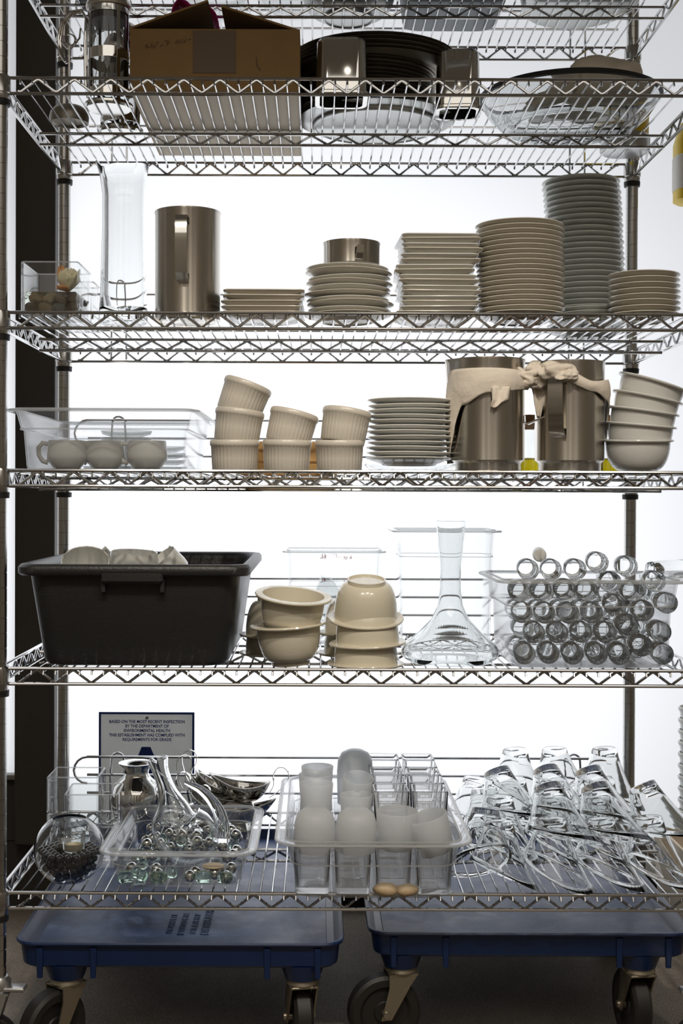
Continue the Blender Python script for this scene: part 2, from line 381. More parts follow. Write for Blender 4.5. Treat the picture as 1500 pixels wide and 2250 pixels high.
# back wall: frame around two frosted panes
XM0, XM1 = PX(41, WY), PX(128, WY)
zb = 0.12; zl = PZ(1712, WY); zt = 2.62
m = MB(); m.box((0.05, WY+.06, (zb+FZ)/2), (3.7, 0.12, zb-FZ)); m.box((0.05, WY+.06, (zt+2.8)/2), (3.7, 0.12, 2.8-zt))
m.box(((-1.8+XM0)/2, WY+.06, (zl+zb)/2), (XM0+1.8, 0.12, zl-zb-.004)); m.box((1.8, WY+.06, 1.4), (0.2, 0.12, 2.8))
m.box((-1.75, WY+.06, (zl+zt)/2), (0.1, 0.12, zt-zl))
struct('wall_back', m, 'dwall')
m = MB(); m.box(((XM0+XM1)/2, WY+.03, (zb+zt)/2), (XM1-XM0, 0.14, zt-zb), 0.004); struct('trim_1', m, 'brown_frame')
m = MB(); m.box(((XM0-1.7)/2, WY-.005, zl+.004), (XM0+1.7, 0.03, 0.012), 0.002); struct('trim_2', m, 'sill')
m = MB(); m.box(((XM1+1.7)/2, WY+.03, (zb+zt)/2), (1.7-XM1, 0.012, zt-zb)); struct('window_1', m, 'pane')
m = MB(); m.box(((XM0-1.7)/2, WY+.03, (zl+zt)/2), (XM0+1.7, 0.012, zt-zl)); struct('window_2', m, 'pane')

# ------------------------------------------------------------ wire shelving unit
XL, XR, YF, YB = -0.533, 0.662, 0.0, 0.56
TOPS = [1.879, 1.634, 1.241, 0.9756, 0.642, 0.2635]
ZS = [t - 0.0055 for t in TOPS]       # level things rest on
rack = thing('wire_shelving_unit', 'chrome wire shelving unit with six shelves crowded with dishes', 'shelving unit', (0, 0, 0))
def truss(mb, p0, p1, zt_, zb_, rt=.003, per=.061, z_in=.02, offs=None):
    p0, p1 = Vector(p0), Vector(p1); L = (p1-p0).length; d = (p1-p0)/L
    mb.rod(p0+Vector((0, 0, zt_)), p1+Vector((0, 0, zt_)), rt, 8); mb.rod(p0+Vector((0, 0, zb_)), p1+Vector((0, 0, zb_)), rt, 8)
    nn = max(2, int((L-2*z_in)/(per/2))); off = (L-nn*per/2)/2; pts = []
    for i in range(nn+1):
        z = (zt_-.003) if i % 2 else (zb_+.003); c = p0+d*(off+i*per/2)
        zo = .0012 if i % 2 else -.0012
        pts += [c-d*.0035+Vector((0, 0, z-zo)), c+Vector((0, 0, z+zo*.3)), c+d*.0035+Vector((0, 0, z-zo))]
    mb.sweep(pts, .0024, 6)
for si, T in enumerate(TOPS):
    m = MB(); x = XL+.034
    while x < XR-.03:
        zz = T-.0075
        m.sweep([(x, YF-.002, zz-.006), (x, YF, zz), (x, YB, zz), (x, YB+.002, zz-.006)], .0018, 6); x += .0203
    sh = m.build('wire_shelf', 'chrome', rack)
    m = MB(); a, b = T-.003, T-.029
    truss(m, (XL+.01, YF-.0, 0), (XR-.01, YF, 0), a, b); truss(m, (XL+.01, YB, 0), (XR-.01, YB, 0), a, b)
    truss(m, (XL-.002, YF+.01, 0), (XL-.002, YB-.01, 0), a, b); truss(m, (XR+.002, YF+.01, 0), (XR+.002, YB-.01, 0), a, b)
    m.build('rim_truss', 'chrome', sh)
    m = MB(); truss(m, (XL+.002, .305, 0), (XR-.002, .305, 0), T-.0123, T-.0335, per=.061, z_in=.06); m.build('center_truss', 'chrome', sh)
    m = MB()
    for dz in (.037, .075, .113):
        m.rod((XL+.05, YB+.004, T+dz), (XR-.03, YB+.004, T+dz), .0028, 6)
    zz = T+.113; arc = [(XL+.05-.028*math.sin(q), YB+.004, T+.085+.028*math.cos(q)) for q in [PI*k/8 for k in range(9)]]
    m.sweep(arc, .0028, 6)
    for xc in (PX(259, YB), PX(1265, YB)):
        m.sweep([(xc-.016, YB+.008, T-.024), (xc-.015, YB+.008, T+.08)] + [(xc-.013*math.cos(q), YB+.008, T+.108+.013*math.sin(q)) for q in [PI*k/8 for k in range(9)]] + [(xc+.015, YB+.008, T+.08), (xc+.016, YB+.008, T-.024)], .0024, 6)
    m.build('shelf_ledge', 'chrome', sh)
    for (px_, py_) in ((XL, YF), (XR, YF), (XL, YB), (XR, YB)):
        m = MB(); m.lathe([(.0127, T-.040), (.0155, T-.040), (.0165, T-.036), (.0165, T-.030), (.0180, T-.029), (.0172, T-.004), (.0155, T), (.0127, T)], 20, c=(px_, py_, 0))
        m.build('corner_collar', 'chrome_post', sh)
        m = MB(); m.lathe([(.0128, T-.050), (.0165, T-.050), (.0170, T-.040), (.0128, T-.0395)], 20, c=(px_, py_, 0)); m.build('clip_sleeve', 'dark', sh)
for (px_, py_) in ((XL, YF), (XR, YF), (XL, YB), (XR, YB)):
    m = MB(); prof = [(0, .118), (.0127, .118)]; z = .14
    while z < 2.05:
        prof += [(.0127, z-.0007), (.0119, z-.0003), (.0119, z+.0003), (.0127, z+.0007)]; z += .0254
    prof += [(.0127, 2.08), (0, 2.085)]
    m.lathe(prof, 20, c=(px_, py_, 0)); po = m.build('post', 'chrome_post', rack)
    d = 1 if px_ < 0 else -1
    m = MB(); m.lathe([(0, .095), (.017, .095), (.021, .1), (.021, .112), (.016, .12), (.012, .121), (0, .121)], 20, c=(px_, py_, 0))
    m.box((px_+d*.028, py_-.004, .101), (.038, .026, .007), .002); m.build('caster_mount', 'zinc', po)
    m = MB()
    for sy in (-1, 1): m.loft([[(px_-.018, py_+sy*.014, .094), (px_+.018, py_+sy*.014, .094), (px_+.018, py_+sy*.017, .094), (px_-.018, py_+sy*.017, .094)],
                               [(px_-.03, py_+sy*.014, .02), (px_-.008, py_+sy*.014, .01), (px_-.008, py_+sy*.017, .01), (px_-.03, py_+sy*.017, .02)]])
    m.box((px_, py_, .0935), (.04, .036, .004)); m.build('caster_fork', 'zinc', po)
    m = MB(); m.m = Matrix.Translation((px_-.012, py_, .045+FZ)) @ Matrix.Rotation(PI/2, 4, 'X')
    m.lathe([(0, -.011), (.03, -.011), (.033, -.012), (.042, -.012), (.045, -.008), (.045, .008), (.042, .012), (.033, .012), (.03, .011), (0, .011)], 28)
    m.build('caster_wheel', 'dark', po)

# ------------------------------------------------------------ shape library
def pan_mesh(name, w, d, h, mat, t=.0025, fl=.012, taper=.014, rc=.02, step=.62, bulge=.004):
    bw, bd = w-2*fl, d-2*fl; m = MB()
    def ring(dw, z, r): return rrect(bw-2*dw, bd-2*dw, r, z)
    hs = h*step
    outer = [ring(taper+.010, 0, rc*.8), ring(taper+.003, .0025, rc), ring(taper, .009, rc), ring(taper*.45+bulge, hs, rc), ring(taper*.45, hs+.003, rc), ring(.001, h-.006, rc), ring(0, h-.004, rc),
             rrect(w-.004, d-.004, rc+fl*.5, h-.0045), rrect(w, d, rc+fl*.6, h-.003), rrect(w, d, rc+fl*.6, h-.0015), rrect(w-.003, d-.003, rc+fl*.5, h)]
    inner = [ring(.001, h, rc), ring(t+.001, h-.004, rc), ring(taper*.45+t, hs+.004, rc), ring(taper*.45+bulge+t, hs, rc), ring(taper+t, .010, rc), ring(taper+.004+t, .0045, rc), ring(taper+.012, .003, rc*.8)]
    m.loft(outer+inner); return m.mesh(name, mat, angle=35)
def pan(label, loc, w, d, h, mat, cat='food pan', name='food_pan', rim=.0036, parent=None, **kw):
    t = parent or thing(name, label, cat, loc); put('pan_body', pan_mesh('pan_body', w, d, h, mat, **kw), None, None, t)
    fl = kw.get('fl', .012); rc = kw.get('rc', .02); pts = rrect(w-.002, d-.002, rc+fl*.6, h-.0022, n=5)
    m = MB(); m.sweep(pts, rim, 8, closed=True, flat=.75); m.build('rim', 'pc_rim', t)
    pts = rrect(w-2*fl, d-2*fl, rc, h+.0002, n=5); m = MB(); m.sweep(pts, rim*.55, 6, closed=True); m.build('inner_bead', 'pc_rim', t)
    st, tp, bg = kw.get('step', .62), kw.get('taper', .014), kw.get('bulge', .004)
    pts = rrect(w-2*fl-tp*.9, d-2*fl-tp*.9, rc, h*st+.001, n=5); m = MB(); m.sweep(pts, rim*.4, 6, closed=True); m.build('step_line', 'pc_rim', t); return t
def plate_mesh(name, r, mat, h=.014, t=.0042, foot=.6):
    m = MB(); rf = r*foot
    m.lathe([(0, .0018), (rf-.004, .0018), (rf-.003, 0), (rf, 0), (rf+.003, .003), (r*.82, h*.55), (r-.002, h-t*.55), (r, h-t*.2), (r-.001, h+.0004), (r-.004, h), (r*.80, h*.55+t*.9), (rf, .0030+t*.55), (0, .0018+t*.6)], 48)
    return m.mesh(name, mat, angle=60)
def rplate_mesh(name, w, d, mat, h=.012, t=.0042, rc=.012):
    m = MB()
    m.loft([rrect(w*.62, d*.62, rc, .0), rrect(w*.68, d*.68, rc, .0012), rrect(w*.84, d*.84, rc, h*.4), rrect(w-.004, d-.004, rc, h-t*.7), rrect(w, d, rc, h-t*.3), rrect(w-.001, d-.001, rc, h+.0003), rrect(w-.007, d-.007, rc, h), rrect(w*.80, d*.80, rc, h*.42+t*.9), rrect(w*.6, d*.6, rc, t*.9)])
    return m.mesh(name, mat, angle=50)
def stack(me, n, x, y, z, dz, name, fmt, cat, group, jit=.0008, tilt=.4, sw=None, mats=None, tl=None):
    for i in range(n):
        k = n-1-i
        jx, jy = random.uniform(-jit, jit), random.uniform(-jit, jit)
        if sw: q = sw(i/(n-1) if n > 1 else 0); jx += q[0]; jy += q[1]
        a = R(random.uniform(-tilt, tilt)) + (tl(i/(n-1)) if tl else 0)
        mm = me if not isinstance(me, list) else me[i % len(me)]
        o = put(name, mm, (x+jx, y+jy, z+i*dz), (R(random.uniform(-tilt, tilt)), a, random.uniform(-.05, .05)))
        tag(o, fmt.format(nth(k, n)), cat, group)
    return z+n*dz
def bowl_prof(r, h, t=.004, foot=.42, lip=.008):
    rf = r*foot; rb = r-lip
    out = [(0, .003), (rf-.004, .003), (rf-.003, 0), (rf, 0), (rf, .007)]
    for k in range(1, 8):
        a = k/8*PI/2; out.append((rf + (rb-rf)*math.sin(a)**.9, .007+(h-.013)*(1-math.cos(a))))
    out += [(rb, h-.004), (r-.001, h-.004), (r, h-.002), (r-.001, h), (rb-t*.3, h)]
    for k in range(7, 0, -1):
        a = k/8*PI/2; out.append((max(.001, rf-t*.4 + (rb-rf-t*.6)*math.sin(a)**.9), .007+t+(h-.013-t*.4)*(1-math.cos(a))))
    out += [(0, .007+t)]
    return out

# ============================================================ SHELF 0 (top, seen from below)
z = ZS[0]
Yg = .29
m = pan_mesh('grey_tub', .25, .40, .12, 'grey_tub', t=.003, taper=.02, rc=.03)
tag(put('storage_tub', m, (.262, .30, z)), 'grey plastic storage tub above the stack of pizza pans', 'tub')
m = MB(); rings = []
def oval(a, b, z, n=40): return [(a*math.cos(2*PI*k/n), b*math.sin(2*PI*k/n), z) for k in range(n)]
m.loft([oval(.09, .10, 0), oval(.11, .13, .006), oval(.118, .15, .05), oval(.126, .16, .055), oval(.126, .16, .058), oval(.116, .148, .056), oval(.106, .126, .01), oval(.088, .098, .004)])
tag(m.build('oval_roasting_dish', 'alu', None, (.505, .33, z)), 'oval aluminium roasting dish at right end of the top shelf', 'roasting dish')
m = MB(); m.lathe(bowl_prof(.085, .06, .004, .5), 40); tag(m.build('serving_bowl', 'pc', None, (-.045, .36, z)), 'clear serving bowl on the top shelf above the open box', 'bowl')
m = MB(); m.lathe(bowl_prof(.07, .05, .004, .5), 40); tag(m.build('serving_bowl', 'pc', None, (-.20, .38, z)), 'clear serving bowl on the top shelf left of magenta cloth', 'bowl')
tag(put('storage_tub', pan_mesh('dark_tub', .13, .2, .10, 'dark', t=.003, taper=.012, rc=.02), (-.42, .30, z)), 'dark tub on the top shelf above the coffee press', 'tub')
m = MB(); m.lathe(bowl_prof(.10, .06, .003, .5), 40)
tag(m.build('mixing_bowl', 'alu', None, (.06, .40, z)), 'metal mixing bowl on the top shelf left of grey tub', 'bowl')

# ============================================================ SHELF 1
z = ZS[1]
def french_press(label, loc, rz):
    t = thing('coffee_press', label, 'coffee press', loc, (0, 0, rz), 'coffee presses on the shelf below the top')
    m = MB(); m.lathe([(0, .012), (.034, .012), (.036, .016), (.036, .175), (.038, .18), (.0355, .181), (.0345, .176), (.0345, .018), (0, .015)], 36); m.build('glass_beaker', 'glass', t)
    m = MB(); m.lathe([(0, 0), (.040, 0), (.044, .004), (.044, .008), (.040, .011), (0, .0115)], 36)
    for z0, z1 in ((.018, .034), (.085, .104), (.168, .180)): m.lathe([(.0365, z0), (.0375, z0), (.0375, z1), (.0365, z1)], 36)
    for k in range(4):
        a = PI/4+k*PI/2; m.strap([(.037*math.cos(a), .037*math.sin(a), .006), (.037*math.cos(a), .037*math.sin(a), .178)], (-math.sin(a), math.cos(a), 0), .006, .0012)
    m.build('metal_frame', 'polish', t)
    m = MB()
    for dy in (-.005, .005):
        m.sweep([(-.037, dy, .02), (-.042, dy, .05), (-.043, dy, .12), (-.041, dy, .165), (-.05, dy, .18), (-.07, dy, .178), (-.087, dy, .158), (-.093, dy, .13), (-.09, dy, .105), (-.08, dy, .088)], .0024, 8)
    m.build('wire_handle', 'polish', t)
    m = MB(); m.lathe([(0, .180), (.040, .180), (.0415, .184), (.039, .192), (.028, .208), (.012, .214), (.008, .215), (0, .2155)], 36); ld = m.build('lid', 'steel', t)
    m = MB(); m.lathe([(0, .215), (.006, .215), (.005, .222), (.012, .230), (.012, .238), (.006, .243), (0, .244)], 20); m.build('knob', 'dark', ld)
    m = MB(); m.lathe([(0, .158), (.032, .158), (.034, .162), (.034, .178), (0, .179)], 32); m.build('filter', 'dark_lid', t)
    m = MB(); m.rod((0, 0, .02), (0, 0, .158), .0018, 8); m.build('plunger_rod', 'polish', t)
    return t
french_press('glass and steel coffee press with wire handle, in front, left of the open box', (PX(236, .17), .17, z), R(-8))
french_press('coffee press standing directly behind the front coffee press', (PX(262, .33), .33, z), R(150))
t = thing('condiment_stand', 'low dark domed stand with ring-topped rod left of coffee presses', 'stand', (PX(150, .26), .26, z))
m = MB(); m.lathe([(0, .004), (.030, .004), (.033, 0), (.036, 0), (.037, .012), (.034, .022), (.026, .030), (.006, .034), (0, .034)], 36); m.build('domed_base', 'dark_pan', t)
m = MB(); m.rod((0, 0, .03), (0, 0, .145), .0024, 10); m.build('rod', 'polish', t)
m = MB(); m.sweep([(.011*math.cos(2*PI*k/20), 0, .156+.011*math.sin(2*PI*k/20)) for k in range(20)], .0018, 8, closed=True)
for d in (-1, 1): m.sweep([(d*.003, 0, .14), (d*.010, 0, .147), (d*.019, 0, .16), (d*.021, 0, .178)], .0018, 8)
m.build('carrying_ring', 'polish', t)

# cardboard box
Y0, Y1 = .06, .49; x0, x1 = PX(285, Y0)-.002, PX(655, Y0); W = x1-x0; H = .107
t = thing('cardboard_box', 'open brown cardboard box with tape on its front', 'box', ((x0+x1)/2, (Y0+Y1)/2, z))
D = Y1-Y0; m = MB(); th = .004
m.box((0, 0, th/2), (W, D, th)); m.box((0, -D/2+th/2, H/2+th/2), (W, th, H-th)); m.box((0, D/2-th/2, H/2+th/2), (W, th, H-th))
m.box((-W/2+th/2, 0, H/2+th/2), (th, D-2*th, H-th)); m.box((W/2-th/2, 0, H/2+th/2), (th, D-2*th, H-th)); m.build('box_body', 'card', t)
m = MB(); m.box((0, 0, -.0004), (W-.004, D-.004, .0008)); m.build('lit_bottom_sheet', 'card_pale', t)  # window bounce on the underside put into a paler board colour
def flap(p0, p1, y0_, y1_):
    m = MB(); (xa, za), (xb, zb_) = p0, p1; n = Vector((-(zb_-za), xb-xa)).normalized()*.0035
    m.loft([[(xa, y, za), (xb, y, zb_), (xb+n.x, y, zb_+n.y), (xa+n.x, y, za+n.y)] for y in (y0_, y1_)]); m.build('flap', 'card', t)
flap((-W/2, H), (-W/2+.135, H+.048), -D/2+.002, D/2-.002)
flap((W/2, H), (W/2-.135, H+.042), -D/2+.002, D/2-.002)
m = MB(); m.box((-.001, -D/2-.0006, H/2+.014), (.074, .0008, H-.034)); m.build('tape_strip', 'tape', t)
m = MB(); random.seed(3)
def scr(x, zz, n, hgt, wd):
    pts = [(x+wd*k/n + random.uniform(-.001, .001), -D/2-.0008, zz+hgt*(random.random()-.5)) for k in range(n+1)]; m.sweep(pts, .00045, 5)
for k in range(5): scr(-W/2+.026+k*.0085, H-.030+k*.001, 5, .012, .007)
for k in range(4): scr(-W/2+.078+k*.007, H-.022+k*.001, 5, .009, .006)
m.sweep([(W/2-.075, -D/2-.0008, .058), (W/2-.074, -D/2-.0008, .045), (W/2-.068, -D/2-.0008, .036)], .0008, 5)
m.build('pencil_scribble', 'ink', t)
m = MB(); bxm = (x0+x1)/2
pth = spl([(-.176, 0, .075), (-.178, 0, .125), (-.182, 0, .162), (-.198, 0, .190), (-.228, 0, .196), (-.252, 0, .214), (-.268, 0, .190), (-.274, 0, .160), (-.283, 0, .143)], 4)
def crm(u, v):
    q = u*(len(pth)-1); i_ = min(int(q), len(pth)-2); p = pth[i_].lerp(pth[i_+1], q-i_); y = .14+(v-.5)*.20*(.6+.4*math.sin(u*PI))
    nz_ = noise.noise(Vector((p.x*40, y*24, p.z*30)))
    return (p.x+.006*nz_*math.sin(u*PI), y+.15, z+p.z+max(-.004, .016*nz_)*math.sin(u*PI))
m.grid(crm, 40, 22); o = m.build('cloth_bundle', 'magenta', None); o.modifiers.new('s', 'SOLIDIFY').thickness = .002
tag(o, 'crumpled magenta cloth poking out of the open cardboard box', 'cloth')
# pizza pans
pm = plate_mesh('pan_large', .156, 'dark_pan', h=.012, t=.0028, foot=.78); ps = plate_mesh('pan_small', .128, 'dark_pan', h=.012, t=.0028, foot=.78)
xc, yc = PX(822, .30), .285
tag(put('round_tray', plate_mesh('base_tray', .148, 'alu', h=.014, t=.003, foot=.8), (xc, yc, z)), 'bright aluminium round tray under the whole pizza pan stack', 'tray', 'round pans stacked beside the open box')
n = 15
for i in range(n):
    k = n-1-i; big = k < 5
    o = put('pizza_pan', pm if big else ps, (xc-.004+random.uniform(-.002, .002) - (0 if big else .014), yc+random.uniform(-.002, .002)-(0 if big else .01), z+.016+i*.0073), (R(random.uniform(-.5, .5)), R(random.uniform(-.5, .5)), 0))
    tag(o, '%s dark round pizza pan %s of the stack beside open box' % (nth(k, n), '(one of the wide ones)' if big else '(one of the smaller ones)'), 'pizza pan', 'round pans stacked beside the open box')
def canister(label, cx_, y0_, w_, d_, h_, rz):
    t = thing('square_canister', label, 'canister', (cx_, y0_+d_/2, z), (0, 0, rz), 'square canisters in front of the pizza pans')
    m = MB(); r = .02
    m.loft([rrect(w_-.016, d_-.016, r*.7, .012), rrect(w_-.016, d_-.016, r*.7, 0), rrect(w_, d_, r, 0), rrect(w_+.003, d_+.003, r, .002), rrect(w_+.003, d_+.003, r, .006), rrect(w_-.002, d_-.002, r, .008), rrect(w_-.006, d_-.006, r, h_-.005), rrect(w_-.012, d_-.012, r, h_),
            rrect(w_-.03, d_-.03, r*.5, h_)], cap0=False)
    m.loft([rrect(w_-.016, d_-.016, r*.7, .012), rrect(w_-.020, d_-.020, r*.7, h_-.01)], cap0=False); m.build('canister_body', 'polish', t, angle=30)
canister('polished square canister, upside down, left one in front of pizza pans', PX(747, .07), .07, .092, .092, .100, 0)
canister('polished square canister, upside down, right one in front of pizza pans', PX(1006, .15), .15, .082, .082, .108, R(-4))
# glass bowl with dark rim, cloth
t = thing('glass_bowl', 'wide clear glass bowl with dark rim holding a folded cloth', 'bowl', (.480, .30, z))
rb_, hb = .168, .062
m = MB(); pr = [(0, .0), (.11, .0), (.125, .004), (.148, .025), (.162, .045), (rb_, hb-.004), (rb_, hb), (rb_-.004, hb), (.157, .044), (.143, .026), (.120, .008), (0, .005)]
m.lathe(pr, 56); m.build('bowl_body', 'smoke', t)
m = MB(); m.sweep([(rb_*math.cos(2*PI*k/56), rb_*math.sin(2*PI*k/56), hb) for k in range(56)], .0055, 8, closed=True); m.build('rim_band', 'dark', t)
def lump(name, mat, sx, sy, sz, seed, loc, rot, parent=None, amp=.35):
    m = MB(); vs = []
    def f(u, v):
        th = v*PI; ph = u*2*PI; d = Vector((math.sin(th)*math.cos(ph), math.sin(th)*math.sin(ph), math.cos(th)))
        q = 1+amp*noise.noise(d*1.6+Vector((seed, 0, 0))) - .10*abs(noise.noise(Vector((d.x*1.5, d.y*5, d.z*2+seed))))
        return (d.x*sx*q, d.y*sy*q, d.z*sz*q)
    m.grid(f, 48, 28, wrap=True); return m.build(name, mat, parent, loc, rot, angle=70)
t = thing('folded_cloth', 'folded beige cloth heaped inside the wide glass bowl', 'cloth', (.535, .30, z+.085))
lump('cloth_heap', 'cloth', .095, .07, .050, 3.1, (0, 0, 0), (0, R(-8), 0), t)
lump('cloth_fold', 'cloth', .070, .055, .020, 5.7, (-.080, -.01, -.024), (0, R(-22), 0), t)
m = MB(); m.grid(lambda u, v: (-.030+.052*u, -.073+.012*(2*u-1)**2+.010*v, -.022+.022*v), 8, 3); o = m.build('dark_patch', 'grey_tub', t); o.modifiers.new('s', 'SOLIDIFY').thickness = .002
t = thing('storage_jar', 'metal based jar with yellow contents behind the wide glass bowl', 'jar', (PX(1368, .46), .46, z))
m = MB(); m.lathe([(0, 0), (.045, 0), (.050, .004), (.050, .03), (.047, .034), (0, .034)], 36); m.build('jar_base', 'alu', t)
m = MB(); m.lathe([(0, .034), (.047, .034), (.048, .11), (.044, .12), (0, .12)], 36); m.build('jar_contents', 'yellow', t)

# ============================================================ SHELF 2
z = ZS[2]
def square_vase(label, x0, x1, y0, y1, h, rz=0, mat='acryl', z=0, t_=.004, grp=None, rc=.004):
    t = thing('square_vase', label, 'vase', ((x0+x1)/2, (y0+y1)/2, z), (0, 0, rz), grp); w_, d_ = x1-x0, y1-y0
    m = MB(); m.loft([rrect(w_, d_, rc, 0), rrect(w_, d_, rc, h-.001), rrect(w_-.002, d_-.002, rc, h), rrect(w_-2*t_+.001, d_-2*t_+.001, rc, h), rrect(w_-2*t_, d_-2*t_, rc*.6, h-.001), rrect(w_-2*t_, d_-2*t_, rc*.6, t_*1.5)])
    m.build('vase_wall', mat, t, angle=30)
    m = MB(); m.sweep(rrect(w_-t_, d_-t_, rc, h, n=3), .0014, 6, closed=True); m.build('rim', 'pc_rim', t); return t
x0, x1, Y0, Y1 = PX(44, .035), PX(172, .035), .035, .165
square_vase('square glass vase of pebbles with a floating cream flower', x0, x1, Y0, Y1, .094, z=z)
m = MB(); m.box(((x0+x1)/2, (Y0+Y1)/2, z+.0255), (x1-x0-.012, Y1-Y0-.012, .037), .001)
tag(m.build('vase_water', 'water'), 'water in the square pebble vase below the flower', 'water')
random.seed(21); pos = []
for lay, zz in ((0, .017), (1, .034)):
    for i in range(4):
        for j in range(4 if lay == 0 else 3):
            pos.append((x0+.019+.0215*i+(.004 if lay else 0)+random.uniform(-.002, .002), Y0+.021+.029*j+(.01 if lay else 0), zz))
for k, (a, b, c) in enumerate(pos):
    m = MB(); q = random.choice(['stone_a', 'stone_b', 'stone_c']); m.ball((0, 0, 0), .0125, 16, (1.0, 1.1, .72), .3, k)
    lay = 'lower' if k < 16 else 'upper'; kk = k if k < 16 else k-16; nj = 4 if k < 16 else 3
    tag(m.build('pebble', q, None, (a, b, z+c), (random.uniform(-.5, .5), random.uniform(-.9, .9), random.random()*3)),
        '%s pebble, %s layer, %s from left, %s row from the front' % ({'stone_a': 'brown', 'stone_b': 'grey', 'stone_c': 'tan'}[q], lay, ['first', 'second', 'third', 'fourth'][kk//nj], ['first', 'second', 'third', 'fourth'][kk % nj]), 'pebble', 'pebbles in the square vase')
t = thing('floating_flower', 'cream flower with orange tipped petals floating in pebble vase', 'flower', (PX(148, .08), .085, z+.050))
def petal(a, L, wd, up, mat):
    m = MB()
    def f(u, v):
        r_ = L*u; wdt = wd*math.sin(PI*min(1, u*.9+.08))**.7; s_ = (v-.5)*2
        zc = up*L*u**1.3 + .25*wd*s_*s_
        return (r_*math.cos(a)*(.85) - s_*wdt/2*math.sin(a), r_*math.sin(a)*.85 + s_*wdt/2*math.cos(a), zc)
    m.grid(f, 10, 8); o = m.build('petal', mat, t); o.modifiers.new('s', 'SOLIDIFY').thickness = .0012
for a, L, wd, up, q in ((R(-75), .020, .040, 1.5, 'petal'), (R(-125), .019, .038, 1.4, 'petal'), (R(5), .024, .036, 1.3, 'petal'), (R(80), .022, .036, 1.6, 'petal'), (R(150), .021, .036, 1.9, 'petal_o'), (R(205), .024, .026, .15, 'petal_o'), (R(-35), .017, .032, 1.6, 'petal')):
    petal(a, L, wd, up, q)
square_vase('empty square glass vase behind the pebble vase', PX(132, .22), PX(212, .22), .19, .265, .085, z=z)
# tall glass pitcher
t = thing('glass_pitcher', 'tall clear glass pitcher with wavy pinched lip', 'pitcher', (PX(270, .12), .12, z), (0, 0, R(8)))
def gring(r, z_, wav=0):
    pts = []
    for k in range(48):
        a = 2*PI*k/48; c, s_ = math.cos(a), math.sin(a); e = (abs(c)**3.2+abs(s_)**3.2)**(-1/3.2)
        rr = r*(e*.75+.25); dz = 0
        if wav: rr += wav*.35*math.exp(-((a-PI)/.45)**2); dz = wav*(.55*math.exp(-((a-PI)/.3)**2) - .6*math.exp(-((abs(a-PI)-.75)/.35)**2)+.25*math.cos(2*a))
        pts.append((rr*c, rr*s_, z_+dz))
    return pts
m = MB(); hp = .278
m.loft([gring(.040, 0), gring(.043, .004), gring(.0435, .012), gring(.041, .05), gring(.0375, .17), gring(.0375, hp-.05), gring(.040, hp-.02, .006), gring(.0445, hp-.003, .014), gring(.0435, hp-.001, .014), gring(.0375, hp-.02, .006),
        gring(.0345, hp-.05), gring(.0345, .17), gring(.037, .05), gring(.036, .026), gring(.022, .019)])
m.build('pitcher_body', 'glass', t, angle=60)

def strap_handle(mb, r, z0, z1, out, a, w=.018, t_=.003):
    c, s_ = math.cos(a), math.sin(a); pts = []
    prof = [(r-.001, z1-.012), (r-.0005, z1-.002), (r+.006, z1), (r+out*.8, z1-.002), (r+out, z1-.012), (r+out, (z0+z1)/2+.01), (r+out*.75, z0+.012), (r+.006, z0), (r-.0005, z0+.002), (r-.001, z0+.014)]
    for rr, zz in prof: pts.append((rr*c, rr*s_, zz))
    mb.strap(pts, (-s_, c, 0), w, t_)
def steel_pitcher(label, x, y, r, h, base, a, out=.03, z0=.05, z1=None, w_=.02, spout=None, grp=None, zz=None, name='steel_pitcher'):
    t = thing(name, label, 'pitcher', (x, y, z if zz is None else zz), group=grp); z1 = z1 or h*.88; m = MB()
    if base: pr = [(0, .003), (r*.84, .003), (r*.86, 0), (r*.9, 0), (r*.9, .018), (r*.93, .021), (r, .024)]
    else: pr = [(0, .001), (r-.006, .001), (r-.003, 0), (r, .003)]
    pr += [(r, h-.006), (r+.001, h-.003), (r+.001, h), (r-.001, h), (r-.0015, h-.004), (r-.0015, .03), (0, .028)]
    def mod(k, aa, rr, z_):
        if spout is not None and z_ > h-.01:
            dd = (aa-spout+PI) % (2*PI)-PI; return rr+.012*math.exp(-(dd/.25)**2), z_
        return rr, z_
    m.lathe(pr, 64, mod); m.build('pitcher_body', 'steel', t, angle=35)
    m = MB(); strap_handle(m, r, z0, z1, out, a, w_); m.build('handle', 'polish', t); return t
steel_pitcher('brushed steel pitcher, tall, left of the square plates', PX(411, .10), .10, .0572, .192, False, R(-92), .032, .062, .172, .020)
# square plates
sq = rplate_mesh('square_plate', .140, .140, 'cream')
stack(sq, 5, PX(577, .11), .105, z, .0092, 'square_plate', '{} cream square plate of the low stack beside steel pitcher', 'plate', 'square plates in the low stack', .0015, .3, sw=lambda q: (.003*q, 0))
# mixed plates + small pitcher
mp = [plate_mesh('side_plate', .0765, 'cream', h=.013), plate_mesh('side_plate_small', .073, 'white', h=.012)]
zt2 = stack(mp, 10, PX(765, .105), .105, z, .0092, 'side_plate', '{} side plate of the uneven stack under the small steel pitcher', 'plate', 'side plates under the small steel pitcher', .004, 1.0)
steel_pitcher('small steel pitcher on top of the uneven plate stack', PX(770, .10), .105, .050, .042, False, R(-78), .016, .006, .028, .012, zz=zt2+.006, name='small_pitcher')
# rect plates
rp = [rplate_mesh('oblong_plate', .138, .15, 'cream', h=.013), rplate_mesh('oblong_plate_wide', .134, .15, 'white', h=.012)]
stack(rp, 16, PX(958, .10), .105, z, .0089, 'oblong_plate', '{} straight-edged plate of the tall stack left of round plates', 'plate', 'straight-edged plates in the tall stack', .0035, .35, sw=lambda q: (.004*math.sin(q*9)-.002, 0))
